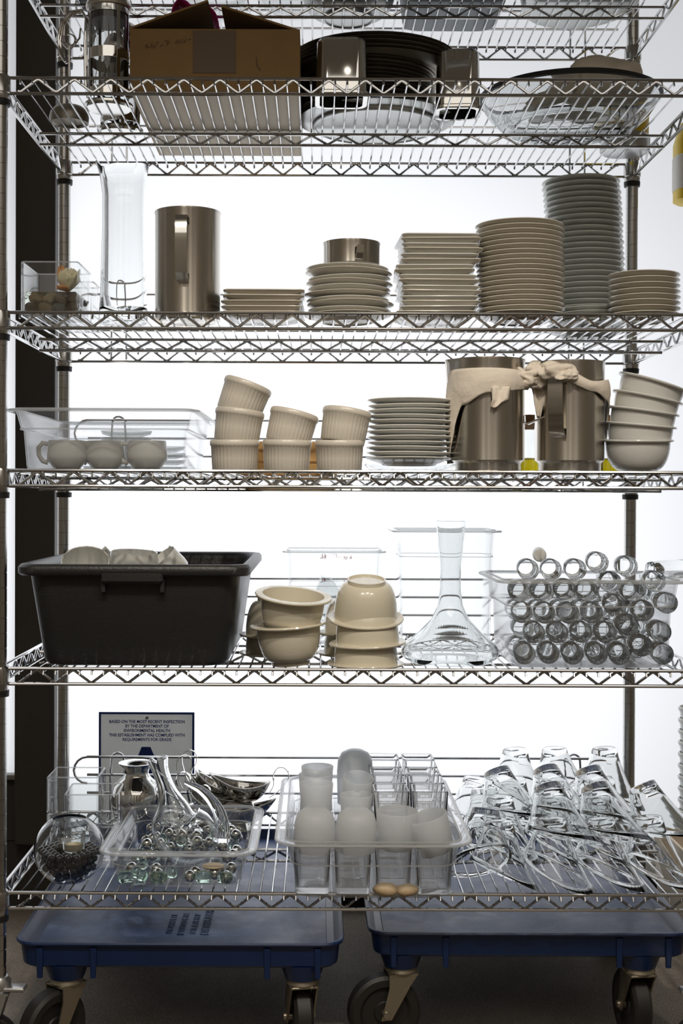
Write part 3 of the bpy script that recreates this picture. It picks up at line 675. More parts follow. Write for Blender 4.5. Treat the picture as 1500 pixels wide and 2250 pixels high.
# round plates stack
rpl = plate_mesh('round_plate', .0775, 'cream', h=.0135, t=.005)
stack(rpl, 19, PX(1141, .095), .095, z, .00865, 'round_plate', '{} round plate of the middle-height stack right of square ones', 'plate', 'round cream plates in the middle stack', .0007, .25, sw=lambda q: (-.002*q, 0))
# grey tall stack
gpl = plate_mesh('deep_plate', .0745, 'greyw', h=.016, t=.006)
stack(gpl, 28, PX(1290, .31), .33, z, .0106, 'deep_plate', '{} grey-white plate of the tallest stack at the back', 'plate', 'grey-white plates in the tallest stack', .0012, .25, sw=lambda q: (-.0115*q**2, 0))
dp = plate_mesh('dinner_plate', .066, 'greyw', h=.012)
stack(dp, 4, PX(1296, .175), .18, z, .0075, 'dinner_plate', '{} plate of the low pile before the tallest grey stack', 'plate', 'plates in the low pile at right', .002, .8)
sp = plate_mesh('saucer', .0625, 'cream', h=.014, t=.0055)
stack(sp, 8, PX(1411, .085), .085, z, .0098, 'saucer', '{} thick saucer of the short stack at the right end', 'saucer', 'saucers in the short right-hand stack', .001, .3)

# ============================================================ SHELF 3
z = ZS[3]
Yp = .025
w_ = .330; d_ = .46
pan('wide clear plastic food pan holding white cups, left end', (PX(8, .03)+w_/2, .03+d_/2, z), w_, d_, .109, 'pc_tough', taper=.016, rc=.025, step=.68)
cxx = PX(8, .03)
def cup(label, loc, rot, grp, r=.038, h=.048, ha=PI):
    t = thing('white_cup', label, 'cup', loc, rot, grp)
    m = MB(); m.lathe([(0, .002), (r*.52, .002), (r*.55, 0), (r*.6, 0), (r*.72, .006), (r*.98, h*.35), (r, h*.5), (r*.93, h-.001), (r*.92, h), (r*.88, h-.001), (r*.94, h*.5), (r*.9, h*.3), (r*.6, .007), (0, .006)], 40); m.build('cup_body', 'white', t, angle=60)
    m = MB(); c, s_ = math.cos(ha), math.sin(ha)
    m.sweep([((r*.93+a)*c, (r*.93+a)*s_, b) for a, b in ((0, h*.88), (.010, h*.92), (.017, h*.75), (.016, h*.5), (.009, h*.3), (0, h*.25))], .0028, 10, flat=1.5); m.build('cup_handle', 'white', t)
    return t
for px_, lb in ((146, 'leftmost'), (228, 'middle'), (322, 'rightmost')):
    cup('white cup in the clear food pan, %s of the front three' % lb, (PX(px_, .10), .105 if lb != 'middle' else .118, z+.005), (0, 0, 0), 'white cups in the clear food pan', .036, .052, PI)
gd = MB(); gd.lathe([(0, 0), (.030, 0), (.044, .004), (.047, .010), (.045, .010), (.042, .006), (.03, .0035), (0, .003)], 32); gdm = gd.mesh('glass_dish', 'dish', angle=50)
for c_, (px_, yy, n) in enumerate(((276, .20, 6), (235, .31, 4), (355, .31, 4))):
    stack(gdm, n, PX(px_, yy), yy, z+.006, .0125, 'glass_dish', '{} small glass dish of the %s stack behind the cups' % ['tall', 'left', 'right'][c_], 'dish', 'glass dishes in the clear food pan', .002, 1.0)
# ramekins
rm = MB(); r0, h0 = .0430, .058
def rmod(k, a, r, zz): return (r*(1-.022*(.5+.5*math.cos(36*a))) if 3 <= k <= 5 else r), zz
rm.lathe([(0, .002), (r0*.80, .002), (r0*.84, 0), (r0*.90, .004), (r0*.93, h0*.45), (r0*.955, h0*.80), (r0*.99, h0*.83), (r0, h0*.87), (r0, h0-.003), (r0-.002, h0), (r0-.004, h0-.002), (r0*.89, h0*.8), (r0*.86, .01), (0, .007)], 144, rmod)
rmm = rm.mesh('ramekin', 'ramekin', angle=50)
def ram(px_, py_, Y, tilt, label):   # base centre in metres from its place on the shelf, tilt about Y
    tag(put('ramekin', rmm, (PX(px_, Y), Y, py_), (R(2), R(tilt), random.random())), label, 'ramekin', 'fluted ramekins')
Yr = .065
ram(515, z, Yr, 0, 'fluted cream ramekin, bottom of the left stack of three')
ram(629, z, Yr, 0, 'fluted cream ramekin, bottom of the middle stack of two')
ram(745, z, Yr, 0, 'fluted cream ramekin, bottom of the right stack beside plates')
ram(518, z+.052, Yr, 7, 'fluted cream ramekin, second of the left stack, slightly tilted')
ram(521, z+.101, Yr, 20, 'fluted cream ramekin, topmost and most tilted, left stack')
ram(630, z+.050, Yr, 14, 'fluted cream ramekin, tilted, on top of the middle stack')
ram(751, z+.053, Yr, 10, 'fluted cream ramekin, tilted, on top of the right stack')
t = thing('wooden_crate', 'small amber wooden crate glimpsed behind the ramekins', 'crate', (PX(635, .27), .30, z))
for k in range(3):
    m = MB(); m.box((0, -.06, .012+.021*k), (.165, .008, .017), .001); m.build('slat', 'wood', t)
for sx in (-1, 1):
    m = MB(); m.box((sx*.086, 0, .031), (.008, .12, .062), .001); m.build('side_board', 'wood', t)
m = MB(); m.box((0, .06, .031), (.165, .008, .062), .001); m.build('back_board', 'wood', t)
# white plates on a glass plate
m = MB(); m.lathe([(0, .001), (.045, .001), (.047, 0), (.072, .008), (.080, .016), (.079, .018), (.070, .012), (.046, .005), (0, .004)], 60, lambda k, a, r, zz: (r*(1+.012*math.cos(24*a)) if k in (4, 5) else r, zz))
tag(m.build('glass_plate', 'acryl', None, (PX(901, .10), .10, z)), 'clear ribbed glass plate under the white plate stack', 'plate')
wp = plate_mesh('white_plate', .0765, 'white', h=.0135, t=.0048)
stack(wp, 12, PX(898, .10), .10, z+.015, .0092, 'white_plate', '{} white plate of the stack between ramekins and steel pitchers', 'plate', 'white plates beside the steel pitchers', .0018, .5, sw=lambda q: (.002*q, 0))
# steel pitchers wrapped in cloth
pc1 = (PX(1071, .09), .09); pc2 = (PX(1250, .09), .09); rr1, hh1 = .0635, .200
steel_pitcher('large steel pitcher wrapped in white napkin, beside the white plates', pc1[0], pc1[1], rr1, hh1, True, R(-14), .048, .088, .180, .02, spout=PI)
steel_pitcher('large steel pitcher wrapped in white napkin, beside the tilted bowls', pc2[0], pc2[1], .060, hh1-.004, True, R(-118), .022, .064, .165, .026)
def napkin(label, c, r, a0, a1, zlo, zhi, seed, extra, nm='tied_napkin'):
    t = thing(nm, label, 'napkin', (c[0], c[1], z)); m = MB()
    def f(u, v):
        a = a0+(a1-a0)*u; lo, hi = zlo(u), zhi(u); zz = lo+(hi-lo)*v
        rr = r+.0045+.003*abs(noise.noise(Vector((u*3, zz*30, seed)))) + .0035*math.sin(v*PI)
        return (rr*math.cos(a), rr*math.sin(a), zz)
    m.grid(f, 60, 12); o = m.build('wrap_band', 'cloth_w', t, angle=80); s_ = o.modifiers.new('s', 'SOLIDIFY'); s_.thickness = .002; s_.offset = 1
    extra(t); return t
def lerpk(ks):
    def f(u):
        for (a, va), (b, vb) in zip(ks, ks[1:]):
            if u <= b: q = (u-a)/(b-a); q = q*q*(3-2*q); return va+(vb-va)*q
        return ks[-1][1]
    return f
def tail(t, pts, wds, mat='cloth_w', name='napkin_tail', wv=(1, 0, 0)):
    m = MB(); pts = [Vector(p) for p in pts]
    def f(u, v):
        q = u*(len(pts)-1); i = min(int(q), len(pts)-2); p = pts[i].lerp(pts[i+1], q-i); wd = wds[i]+(wds[i+1]-wds[i])*(q-i)
        return p+Vector(wv)*wd*(v-.5)+Vector((0, -.004*math.sin(v*9+u*3)-.003*math.sin(v*PI), 0))
    m.grid(f, 14, 8); o = m.build(name, mat, t, angle=80); o.modifiers.new('s', 'SOLIDIFY').thickness = .002
def ex1(t):
    tail(t, [(.012, -rr1-.007, .148), (.012, -rr1-.010, .125), (.002, -rr1-.008, .112)], [.034, .030, .012])
    for k, (a, b, c, sx, sy, sz, ry) in enumerate(((.058, -.040, .166, .026, .018, .015, 18), (.072, -.040, .178, .022, .016, .013, -35), (.082, -.038, .166, .018, .016, .018, 60))):
        lump('knot', 'cloth_w', sx, sy, sz, 2.0+k, (a, b, c), (0, R(ry), 0), t, .55)
    tail(t, [(.083, -.030, .160), (.088, -.028, .130), (.086, -.026, .098)], [.030, .026, .006])
# angles measured from +X; front is -90deg. left pitcher: from the back-left round to the knot at front right
napkin('white napkin tied round the left steel pitcher, knotted at right', pc1, rr1, R(-215), R(-25), lerpk([(0, .020), (.18, .018), (.22, .03), (.42, .118), (.62, .138), (1, .146)]), lerpk([(0, .168), (.3, .180), (.6, .180), (1, .176)]), 1.0, ex1)
def ex2(t):
    lump('knot', 'cloth_w', .036, .016, .016, 9.0, (-.030, -.056, .176), (0, R(4), 0), t, .5)
    lump('knot', 'cloth_w', .018, .012, .010, 11.0, (-.018, -.070, .166), (0, R(-10), 0), t, .5)
napkin('white napkin tied round the right steel pitcher, hanging down right side', pc2, .060, R(-110), R(40), lerpk([(0, .158), (.3, .142), (.55, .128), (.72, .122), (.78, .06), (1, .05)]), lerpk([(0, .178), (.3, .158), (.6, .164), (.75, .160), (1, .15)]), 4.0, ex2)
# oil bottles
def oil_bottle(label, x, y):
    t = thing('oil_bottle', label, 'bottle', (x, y, z), group='oil bottles behind the steel pitchers'); m = MB()
    m.lathe([(0, 0), (.027, 0), (.030, .003), (.030, .055), (.025, .070), (.013, .085), (.012, .092), (.014, .094), (.014, .097), (.0105, .097), (.0105, .088), (.022, .069), (.0275, .054), (.0275, .005), (0, .004)], 32); m.build('bottle_glass', 'glass', t)
    m = MB(); m.lathe([(0, .0055), (.0265, .0055), (.0265, .032), (0, .0325)], 32); m.build('oil', 'oil', t)
    m = MB(); m.lathe([(0, .086), (.0085, .086), (.0105, .098), (.011, .114), (0, .115)], 20); m.build('cork_stopper', 'cork', t)
oil_bottle('corked bottle of yellow oil seen between the steel pitchers', PX(1164, .24), .25)
oil_bottle('corked oil bottle mostly hidden behind right steel pitcher', PX(1334, .24), .25)
# tilted bowls
bm_ = MB(); bm_.lathe(bowl_prof(.0615, .062, .004, .45, .006), 48); bwm = bm_.mesh('rice_bowl', 'white', angle=50)
for k, (px_, dz, tl, lb) in enumerate(((1399, 0, 0, 'bottom'), (1399, .026, 5, 'fourth'), (1401, .050, 8, 'third'), (1404, .074, 12, 'second'), (1410, .100, 17, 'topmost'))):
    tag(put('rice_bowl', bwm, (PX(px_, .085)-.2*0, .085, z+dz+.0008*k), (R(3), R(tl), 0)), '%s white bowl of the leaning stack at the right end' % lb, 'bowl', 'white bowls in the leaning stack')

# ============================================================ SHELF 4
z = ZS[4]
t = thing('bus_tub', 'large black plastic bus tub holding white cups', 'tub', (PX(291, .01), .262, z)); w_, d_, h_ = .398, .515, .178
m = MB(); rc = .035
def rg(dw, zz, r=rc): return rrect(w_-2*dw, d_-2*dw, r, zz, n=6)
m.loft([rg(.055, 0), rg(.043, .003), rg(.038, .012), rg(.018, h_-.020), rg(.004, h_-.020), rg(0, h_-.016), rg(0, h_-.006), rg(.004, h_-.001), rg(.010, h_), rg(.016, h_-.003), rg(.021, h_-.012), rg(.041, .013), rg(.046, .006), rg(.056, .004)])
m.build('tub_body', 'tub', t, angle=45)
for sg in (-1, 1):
    m = MB(); m.box((0, sg*(d_/2-.008), h_-.022), (.105, .018, .020), .004)
    for sx in (-1, 1): m.box((sx*.050, sg*(d_/2-.014), h_-.036), (.008, .012, .026), .002)
    m.build('hand_grip', 'tub', t)
def tub_cup(label, px_, Y, zc, rot, r=.042, h=.06):
    return cup(label, (PX(px_, Y), Y, zc), rot, 'white cups in the black bus tub', r, h, R(60))
tub_cup('white cup in the black tub, leftmost, tipped toward the front', 190, .15, z+.130, (R(35), R(5), 0), .046, .06)
tub_cup('white cup in the black tub, middle, nearly upright', 292, .19, z+.134, (R(4), R(3), 0), .046, .058)
tub_cup('white cup in the black tub, rightmost, lying tilted on its side', 398, .20, z+.136, (R(15), R(-38), 0), .033, .060)
for px_, Y in ((150, .14), (260, .15), (370, .14), (200, .3), (320, .3), (430, .3)):
    pass
# a layer of cups below carries the three visible ones
for i, (px_, Y, lb) in enumerate(((190, .12, 'left front'), (292, .15, 'middle front'), (392, .16, 'right front'))):
    for k in range(2):
        tub_cup('white cup deep in the black tub, %s, %s layer' % (lb, ['lowest', 'second'][k]), px_, Y+.02, z+.008+k*.056, (0, 0, 0), .044, .055)
# tilted footed bowls
fb = MB(); fb.lathe(bowl_prof(.0675, .072, .0045, .50, .012), 52); fbm = fb.mesh('soup_bowl', 'bowl', angle=50)
tag(put('soup_bowl', fbm, (PX(640, .085), .09, z), (R(2), R(-4), 0)), 'cream soup bowl, lower of the two upright beside black tub', 'bowl', 'cream soup bowls')
tag(put('soup_bowl', fbm, (PX(638, .085), .088, z+.052), (R(9), R(5), 0)), 'cream soup bowl, tilted forward on top of another upright bowl', 'bowl', 'cream soup bowls')
def inv(px_, Y, dz, rx, ry, lb): 
    tag(put('soup_bowl', fbm, (PX(px_, Y), Y, z+dz), (PI+R(rx), R(ry), 0)), lb, 'bowl', 'cream soup bowls')
inv(805, .085, .072, 0, 0, 'cream soup bowl upside down, bottom of the front inverted stack')
inv(806, .085, .108, 2, -2, 'cream soup bowl upside down, middle of the front inverted stack')
inv(806, .080, .150, 12, 1, 'cream soup bowl upside down, topmost of the front inverted stack')
inv(606, .24, .072, 0, 0, 'soup bowl upside down behind the two upright bowls, lower')
inv(606, .24, .106, 0, 0, 'soup bowl upside down behind the two upright bowls, upper')
inv(778, .24, .072, 0, 0, 'soup bowl upside down behind the inverted front stack, lower')
inv(778, .24, .110, 0, 0, 'soup bowl upside down behind the inverted front stack, upper')
# clear square containers
def text(body, size, loc, rot, mat, parent, ext=.0003, align='CENTER', name='lettering', off=0.0, sx=1.0):
    c = bpy.data.curves.new(name, 'FONT'); c.body = body; c.size = size; c.extrude = ext; c.align_x = align; c.align_y = 'CENTER'; c.offset = off
    c.resolution_u = 3; tmp = bpy.data.objects.new('tmp', c); col.objects.link(tmp); bpy.context.view_layer.update()
    me = bpy.data.meshes.new_from_object(tmp.evaluated_get(bpy.context.evaluated_depsgraph_get())); bpy.data.objects.remove(tmp)
    me.materials.clear(); me.materials.append(M[mat]); o = put(name, me, loc, rot, parent); o.scale = (sx, 1, 1); return o
t = thing('storage_container', 'clear square storage container with red volume marks', 'container', (PX(735, .36), .452, z))
pan('', None, .205, .18, .186, 'pc', rim=.0018, parent=t, t=.003, fl=.009, taper=.010, rc=.018, step=.62, bulge=.0)
text('6L', .014, (.001-.022, .073, .168), (PI/2, 0, PI), 'red', t); text('6 qt', .011, (.030, .073, .166), (PI/2, 0, PI), 'red', t)
text('4L', .014, (.001-.022, .071, .118), (PI/2, 0, PI), 'red', t); text('4 qt', .011, (.030, .071, .116), (PI/2, 0, PI), 'red', t)
m = MB(); m.box((.006, .073, .170), (.0008, .0004, .007)); m.box((.001, .073, .1733), (.012, .0004, .0006)); m.box((.012, .073, .1668), (.012, .0004, .0006)); m.build('volume_mark', 'red', t)
for k, (a, b, c) in enumerate(((-.03, -.01, 20), (.025, .01, -35))):
    m = MB(); m.lathe([(0, 0), (.018, 0), (.030, .05), (.032, .1), (.030, .1), (.028, .05), (.017, .004), (0, .004)], 28)
    tag(m.build('plastic_cup', 'pc', None, (PX(735, .36)+a, .452+b, z+.012+.018), (0, R(c), 0)), 'clear cup lying inside the marked container, %s one' % ['left', 'right'][k], 'cup')
t = thing('storage_container', 'larger clear storage container behind the glass decanter', 'container', (PX(984, .24), .325, z))
pan('', None, .207, .185, .231, 'pc', rim=.0018, parent=t, t=.003, fl=.012, taper=.008, rc=.018, step=.78, bulge=.0)
# decanter
t = thing('wine_decanter', 'glass wine decanter with wide base and flared neck', 'decanter', (PX(990, .115), .115, z))
m = MB()
m.lathe([(0, .004), (.05, .003), (.062, 0), (.075, .003), (.085, .012), (.0865, .022), (.080, .034), (.055, .055), (.033, .078), (.022, .102), (.0185, .13), (.0185, .17), (.0225, .21), (.0268, .251), (.0252, .2515), (.021, .21), (.0172, .17), (.0172, .13), (.0205, .102), (.031, .077), (.053, .053), (.077, .033), (.0835, .022), (.081, .013), (.06, .009), (.0, .012)], 64)
m.build('decanter_body', 'glass', t, angle=60)
# bin of small tumblers
Yt = .012; w_ = .325; bx0 = PX(1098, Yt)
pan('deep clear food pan packed with small tumblers lying down', (bx0+w_/2, Yt+.15, z), w_, .30, .152, 'pc_tough', taper=.014, rc=.026, step=.70)
tg = MB(); rt_ = .0183
tg.lathe([(0, 0), (rt_*.75, 0), (rt_*.82, .002), (rt_*.9, .02), (rt_, .082), (rt_-.0008, .0828), (rt_-.0011, .082), (rt_*.9-.0012, .018), (rt_*.7, .010), (0, .008)], 36); tgm = tg.mesh('small_tumbler', 'glass', angle=60)
rows = [('top row', [(225, 250), (425, 250), (622, 250), (808, 190), (1050, 225)]), ('row just under the rim', [(150, 430), (335, 430), (530, 420), (722, 425), (905, 352), (1090, 430), (1275, 350)]),
        ('third row down', [(180, 610), (370, 610), (560, 615), (765, 612), (950, 540), (1185, 592), (1378, 530)]), ('fourth row down', [(285, 775), (480, 775), (675, 775), (872, 775), (1050, 712), (1325, 765)]),
        ('bottom row', [(200, 948), (400, 948), (600, 948), (800, 948), (990, 948), (1165, 880), (1340, 948)])]
OL = ['leftmost', 'second from left', 'third from left', 'fourth from left', 'fifth from left', 'sixth from left', 'seventh from left']
for rn, ps_ in rows:
    for k, (a, b) in enumerate(ps_):
        Y = .052; x, zz = PX(1100+a/3.75, Y), PZ(1180+b/3.75, Y)
        tag(put('small_tumbler', tgm, (x+.0075, Y+.084, zz-.001), (PI/2+R(random.uniform(-.5, 1.5)), 0, R(random.uniform(-6, -4)))), 'small tumbler in the deep food pan, %s, %s' % (rn, OL[k]), 'tumbler', 'tumblers in the deep food pan')
for q in range(4):
    for k in range(7):
        tag(put('small_tumbler', tgm, (bx0+.054+.0385*k+(.010 if q % 2 else 0)-(.016 if k == 6 else 0), .232+random.uniform(-.003, .003), z+.024+q*.0335), (PI/2, 0, R(random.uniform(-3, 0)))), 'small tumbler behind the front layer of tumblers in the deep food pan', 'tumbler', 'tumblers in the deep food pan')
tag(put('small_tumbler', tgm, (PX(1430, .12), .14, PZ(1252, .12)), (0, R(88), R(8))), 'small tumbler lying sideways on the pile at right end', 'tumbler', 'tumblers in the deep food pan')
m = MB(); m.lathe([(0, 0), (.012, 0), (.0125, .003), (.0125, .1), (.010, .105), (0, .106)], 24)
tag(m.build('white_candle', 'white', None, (PX(1186, .17)+.014, .27, PZ(1218, .17)), (PI/2, 0, R(-8))), 'white round-ended candle lying behind the piled tumblers', 'candle')

# ============================================================ SHELF 5
z = ZS[5]
# fishbowl
fx, fy, fr = PX(154, .085), .085, .0615
t = thing('fishbowl', 'round glass fishbowl half full of black marbles', 'bowl', (fx, fy, z))
m = MB(); cz = fr*.93; pr = [(0, .004), (.026, .003), (.030, 0)]; zo = []
a0, a1 = math.asin(.030/fr), PI-math.asin(.041/fr)
zc0 = fr*math.cos(a0)
for k in range(19):
    a = a0+(a1-a0)*k/16; pr.append((fr*math.sin(a), zc0-fr*math.cos(a)))
ri = fr-.0022
for k in range(16, -1, -1):
    a = a0+(a1-a0)*k/16; pr.append((ri*math.sin(a), zc0-ri*math.cos(a)))
pr.append((0, .006)); m.lathe(pr, 48); m.build('bowl_glass', 'glass', t, angle=60)
rmb = .0070; mb_ = MB(); mb_.ball((0, 0, 0), rmb, 14); mbm = mb_.mesh('black_marble', 'black_gloss')
zc = z+zc0; random.seed(5); cnt = 0; lay = 0; zz = z+.014
while zz < zc+.006:
    rad = math.sqrt(max(0, (ri-rmb-.0006)**2-(zz-zc)**2)); ox = (lay % 2)*rmb; oy = (lay % 2)*rmb*.58
    for i in range(-8, 9):
        for j in range(-8, 9):
            x, y = (i+(j % 2)*.5)*rmb*2.04+ox, j*rmb*1.77+oy; rr = math.hypot(x, y)
            if rr < rad and (rr > rad-.018 or zz > zc-.006) and not (rr < .022 and zz > zc-.006):
                tag(put('black_marble', mbm, (fx+x, fy+y, zz)), 'glossy black marble inside the round glass fishbowl', 'marble', 'black marbles in the fishbowl'); cnt += 1
    lay += 1; zz += rmb*1.68
t = thing('tealight_holder', 'glass tealight cup sitting on marbles in the fishbowl', 'candle holder', (fx+.008, fy, zc-.004))
m = MB(); m.lathe([(0, 0), (.016, 0), (.0185, .003), (.0205, .033), (.0195, .0335), (.0172, .005), (0, .003)], 32); m.build('glass_cup', 'glass', t)
m = MB(); m.lathe([(0, .0035), (.0155, .0035), (.016, .014), (.0148, .0145), (.0145, .011), (0, .0115)], 28); m.build('tealight', 'wax', t)
# square vases
square_vase('empty square glass vase at left, behind the nearer one', PX(103, .27), PX(103, .27)+.098, .27, .365, .138, R(0), 'acryl', z, .004, 'empty square vases on the lowest shelf')
square_vase('empty square glass vase between fishbowl and clear ball pan', PX(140, .155), PX(140, .155)+.098, .155, .25, .132, R(2), 'acryl', z, .004, 'empty square vases on the lowest shelf')
m = MB(); m.lathe([(0, 0), (.030, 0), (.034, .003), (.047, .035), (.052, .065), (.046, .092), (.028, .108), (.0235, .116), (.026, .126), (.035, .134), (.036, .137), (.034, .1375), (.024, .128), (.0215, .116), (.026, .107), (.044, .09), (.049, .065), (0, .01)], 48)
tag(m.build('silver_urn', 'silver', None, (PX(291, .33)-.002, .415, z+.0005), angle=60), 'round silver urn with flared rim behind the square vases', 'urn')
# shallow pan with balls
px0, px1 = PX(213, .0), PX(563, .0); w_ = px1-px0; pcx, pcy = (px0+px1)/2, .183; d_ = .352
pan('shallow clear food pan of glass balls holding the decanter', (pcx, pcy, z), w_, d_, .066, 'pc', taper=.012, rc=.03, step=.60, fl=.014)
random.seed(11); bl = MB(); bl.ball((0, 0, 0), .0105, 16); bms = bl.mesh('silver_ball', 'silver'); bl = MB(); bl.ball((0, 0, 0), .0105, 16); bmg = bl.mesh('glass_ball', 'green_glass')
placed = []; hx, hy = w_/2-.045, d_/2-.042; dcx, dcy = PX(408, .13), .15
tries = 0
while len(placed) < 62 and tries < 6000:
    tries += 1; x, y = pcx+random.uniform(-hx, hx), pcy+random.uniform(-hy, hy)
    lay = 0 if len(placed) < 44 else 1; zz = z+.0045+.0106+lay*.017
    if ((x-dcx)/.072)**2+((y-dcy)/.064)**2 < 1: continue
    if lay and (y < pcy): continue
    if any((x-a)**2+(y-b)**2+(zz-c)**2 < .0212**2 for a, b, c in placed): continue
    placed.append((x, y, zz)); g = random.random() < .15
    tag(put('glass_ball' if g else 'silver_ball', bmg if g else bms, (x, y, zz)), 'pale green glass ball in the shallow clear food pan' if g else 'mirrored silver ball in the shallow clear food pan', 'ball', 'glass balls in the shallow pan' if g else 'silver balls in the shallow pan')
# glass cubes at the front
for k, px_ in enumerate((277, 350, 448, 497)):
    m = MB(); m.box((0, 0, .010), (.026, .018, .019), .004)
    tag(m.build('glass_cube', 'green_glass', None, (PX(px_, .045), .052, z+.0048), (0, 0, R([12, -20, 5, -9][k]))), 'pale green glass cube at the pan front, %s' % ['leftmost', 'second from left', 'third from left', 'rightmost'][k], 'glass cube', 'glass cubes in the shallow pan')
m = MB(); m.ball((0, 0, 0), .016, 16, (1.3, 1, .3)); tag(m.build('flat_pebble', 'stone_c', None, (PX(470, .07), .078, z+.0262+.0), (0, 0, 0)), 'flat tan pebble in the shallow pan before the decanter', 'pebble')
# duck decanter
t = thing('swan_decanter', 'blown glass decanter with curling tail handle in ball pan', 'decanter', (dcx, dcy, z+.007))
def bez(p, n):
    out = []
    for k in range(n+1):
        u = k/n; q = [Vector(a) for a in p]
        while len(q) > 1: q = [q[i].lerp(q[i+1], u) for i in range(len(q)-1)]
        out.append(q[0])
    return out
def interp(v, n=6): return [p.x for p in spl([(a, 0, 0) for a in v], n)]
s0 = S(.13); L = lambda px_, py_: ((px_-408)/s0, 0, EYE+(CY-py_)/s0-(z+.007))
path = [L(482, 1852), L(472, 1850), L(445, 1846), L(410, 1838), L(385, 1815), L(378, 1780), L(368, 1745), L(358, 1715), L(350, 1690), L(345, 1668)]
rad = [.004, .026, .046, .0525, .046, .031, .018, .0145, .0155, .0195]
P_ = spl(path, 5); Rr = interp(rad, 5); off = min(p.z-r_ for p, r_ in zip(P_, Rr)); P_ = [p-Vector((0, 0, off)) for p in P_]
m = MB(); Pi, Ri = P_[2:], [max(.0015, r_-.0026) for r_ in Rr[2:]]
m.sweep(P_+Pi[::-1], [1e-4]+Rr[1:]+Ri[::-1][:-1]+[1e-4], 36)
# the direction flips at the mouth, so build inner wall separately joined by recalculated normals
m = MB()
def rings_of(P, Rd, n=36):
    out = []; nrm = Vector((0, 1, 0))
    for i in range(len(P)):
        T = (P[min(i+1, len(P)-1)]-P[max(i-1, 0)]).normalized(); bn = T.cross(nrm).normalized()
        fl_ = .0
        out.append([P[i]+(nrm*math.cos(2*PI*k/n)+bn*math.sin(2*PI*k/n))*Rd[i] for k in range(n)])
    return out
ro = rings_of(P_, Rr); ri_ = rings_of(Pi, Ri)
m.loft(ro+ri_[::-1]); m.build('decanter_body', 'glass', t, angle=70)
tp = [L(486, 1850), L(488, 1815), L(480, 1785), L(462, 1758), L(440, 1738), L(420, 1728), L(405, 1722)]
P2 = [p-Vector((0, 0, off)) for p in spl(tp, 6)]; R2 = interp([.017, .0135, .0115, .0095, .0075, .0055, .003], 6)
m = MB(); m.loft(rings_of(P2, R2, 20)); m.build('tail_handle', 'glass', t, angle=70)
# gravy boats
def gravy_mesh():
    m = MB()
    def f(u, v):
        a = 2*PI*u; e = v**.55; c, s_ = math.cos(a), math.sin(a); sp_ = max(0, -c)**3
        x = c*(.052+.020*sp_*v)*e - .006*v*sp_; y = s_*.034*e*(1-.25*sp_*v)
        zz = .012+.034*v**1.6+(.020*sp_+.010*max(0, c)**2)*v**2
        return (x, y, zz)
    m.grid(f, 44, 12, wrap=True); me = m.mesh('gravy_bowl', 'polish', angle=70); return me
gvm = gravy_mesh()
m = MB(); m.lathe([(0, .011), (.012, .010), (.02, .002), (.024, 0), (.026, .001), (.022, .005), (.014, .014), (0, .016)], 28); gfm = m.mesh('gravy_foot', 'polish')
m = MB(); m.strap(spl([(.048, 0, .030), (.058, 0, .050), (.056, 0, .068), (.064, 0, .084), (.078, 0, .086), (.088, 0, .074), (.084, 0, .058), (.066, 0, .036), (.050, 0, .024)], 4), (0, 1, 0), .009, .0012); ghm = m.mesh('gravy_handle', 'polish')
def gravy(label, x, y, zz, rot):
    t = thing('gravy_boat', label, 'gravy boat', (x, y, zz), rot, 'steel gravy boats piled behind the ball pan')
    o = put('bowl', gvm, None, None, t); s_ = o.modifiers.new('s', 'SOLIDIFY'); s_.thickness = .0012
    put('pedestal', gfm, None, None, t); put('loop_handle', ghm, None, None, t)
Yg = .45; zb0 = z
gravy('steel gravy boat, spout right, lowest of the right-hand pair', PX(528, Yg), Yg-.02, zb0, (0, 0, R(170)))
gravy('steel gravy boat on top of the pile, handle pointing right', PX(540, Yg), Yg, zb0+.040, (0, R(2), R(-8)))
gravy('steel gravy boat in the pile, handle up, nearest the pan middle', PX(462, Yg), Yg-.02, zb0+.012, (R(-6), R(-16), R(172)))
gravy('steel gravy boat in the pile, second handle from left', PX(458, .50), .49, zb0+.036, (R(4), R(-24), R(176)))
gravy('steel gravy boat in the pile, leftmost handle beside the sign', PX(438, .47), .46, zb0+.030, (R(2), R(-30), R(186)))
# large pan with votive holders
Yv = -.06; w_ = .327; vx = PX(826, Yv); d_ = .53
pan('long clear food pan packed with candle holders, overhanging the edge', (vx, Yv+d_/2, z+.001), w_, d_, .100, 'pc_tough', taper=.018, rc=.035, step=.58, fl=.016)
def sqv(mt='vglass'):
    m = MB(); w1, w2, h = .056, .062, .078
    m.loft([rrect(w1, w1, .006, 0), rrect(w2, w2, .006, h-.001), rrect(w2-.002, w2-.002, .006, h), rrect(w2-.006, w2-.006, .006, h), rrect(w1-.008, w1-.008, .005, .012)]); return m.mesh('square_votive', mt, angle=30)
sqm = sqv(); sqa = sqv('acryl2'); squ = sqv('vglass'); OR = ['first', 'second', 'third', 'fourth', 'fifth', 'sixth']
colx = [vx-.102, vx-.034, vx+.034, vx+.102]; rowy = [Yv+.078+.068*k for k in range(6)]
CN = ['leftmost', 'second', 'third', 'rightmost']
for i, x in enumerate(colx):
    for j, y in enumerate(rowy):
        tag(put('square_votive_holder', sqm if j == 0 else sqa, (x, y, z+.0055), (0, 0, R(random.uniform(-2, 2)))), 'clear square votive holder, lower layer, %s column, %s row back' % (CN[i], OR[j]), 'votive holder', 'clear square votive holders in the long pan')
        if i >= 2 and j >= 1:
            tag(put('square_votive_holder', squ, (x, y, z+.0055+.0795), (0, 0, R(random.uniform(-2, 2)))), 'clear square votive holder, upper layer, %s column, %s row back' % (CN[i], OR[j]), 'votive holder', 'clear square votive holders in the long pan')
zu = z+.0855
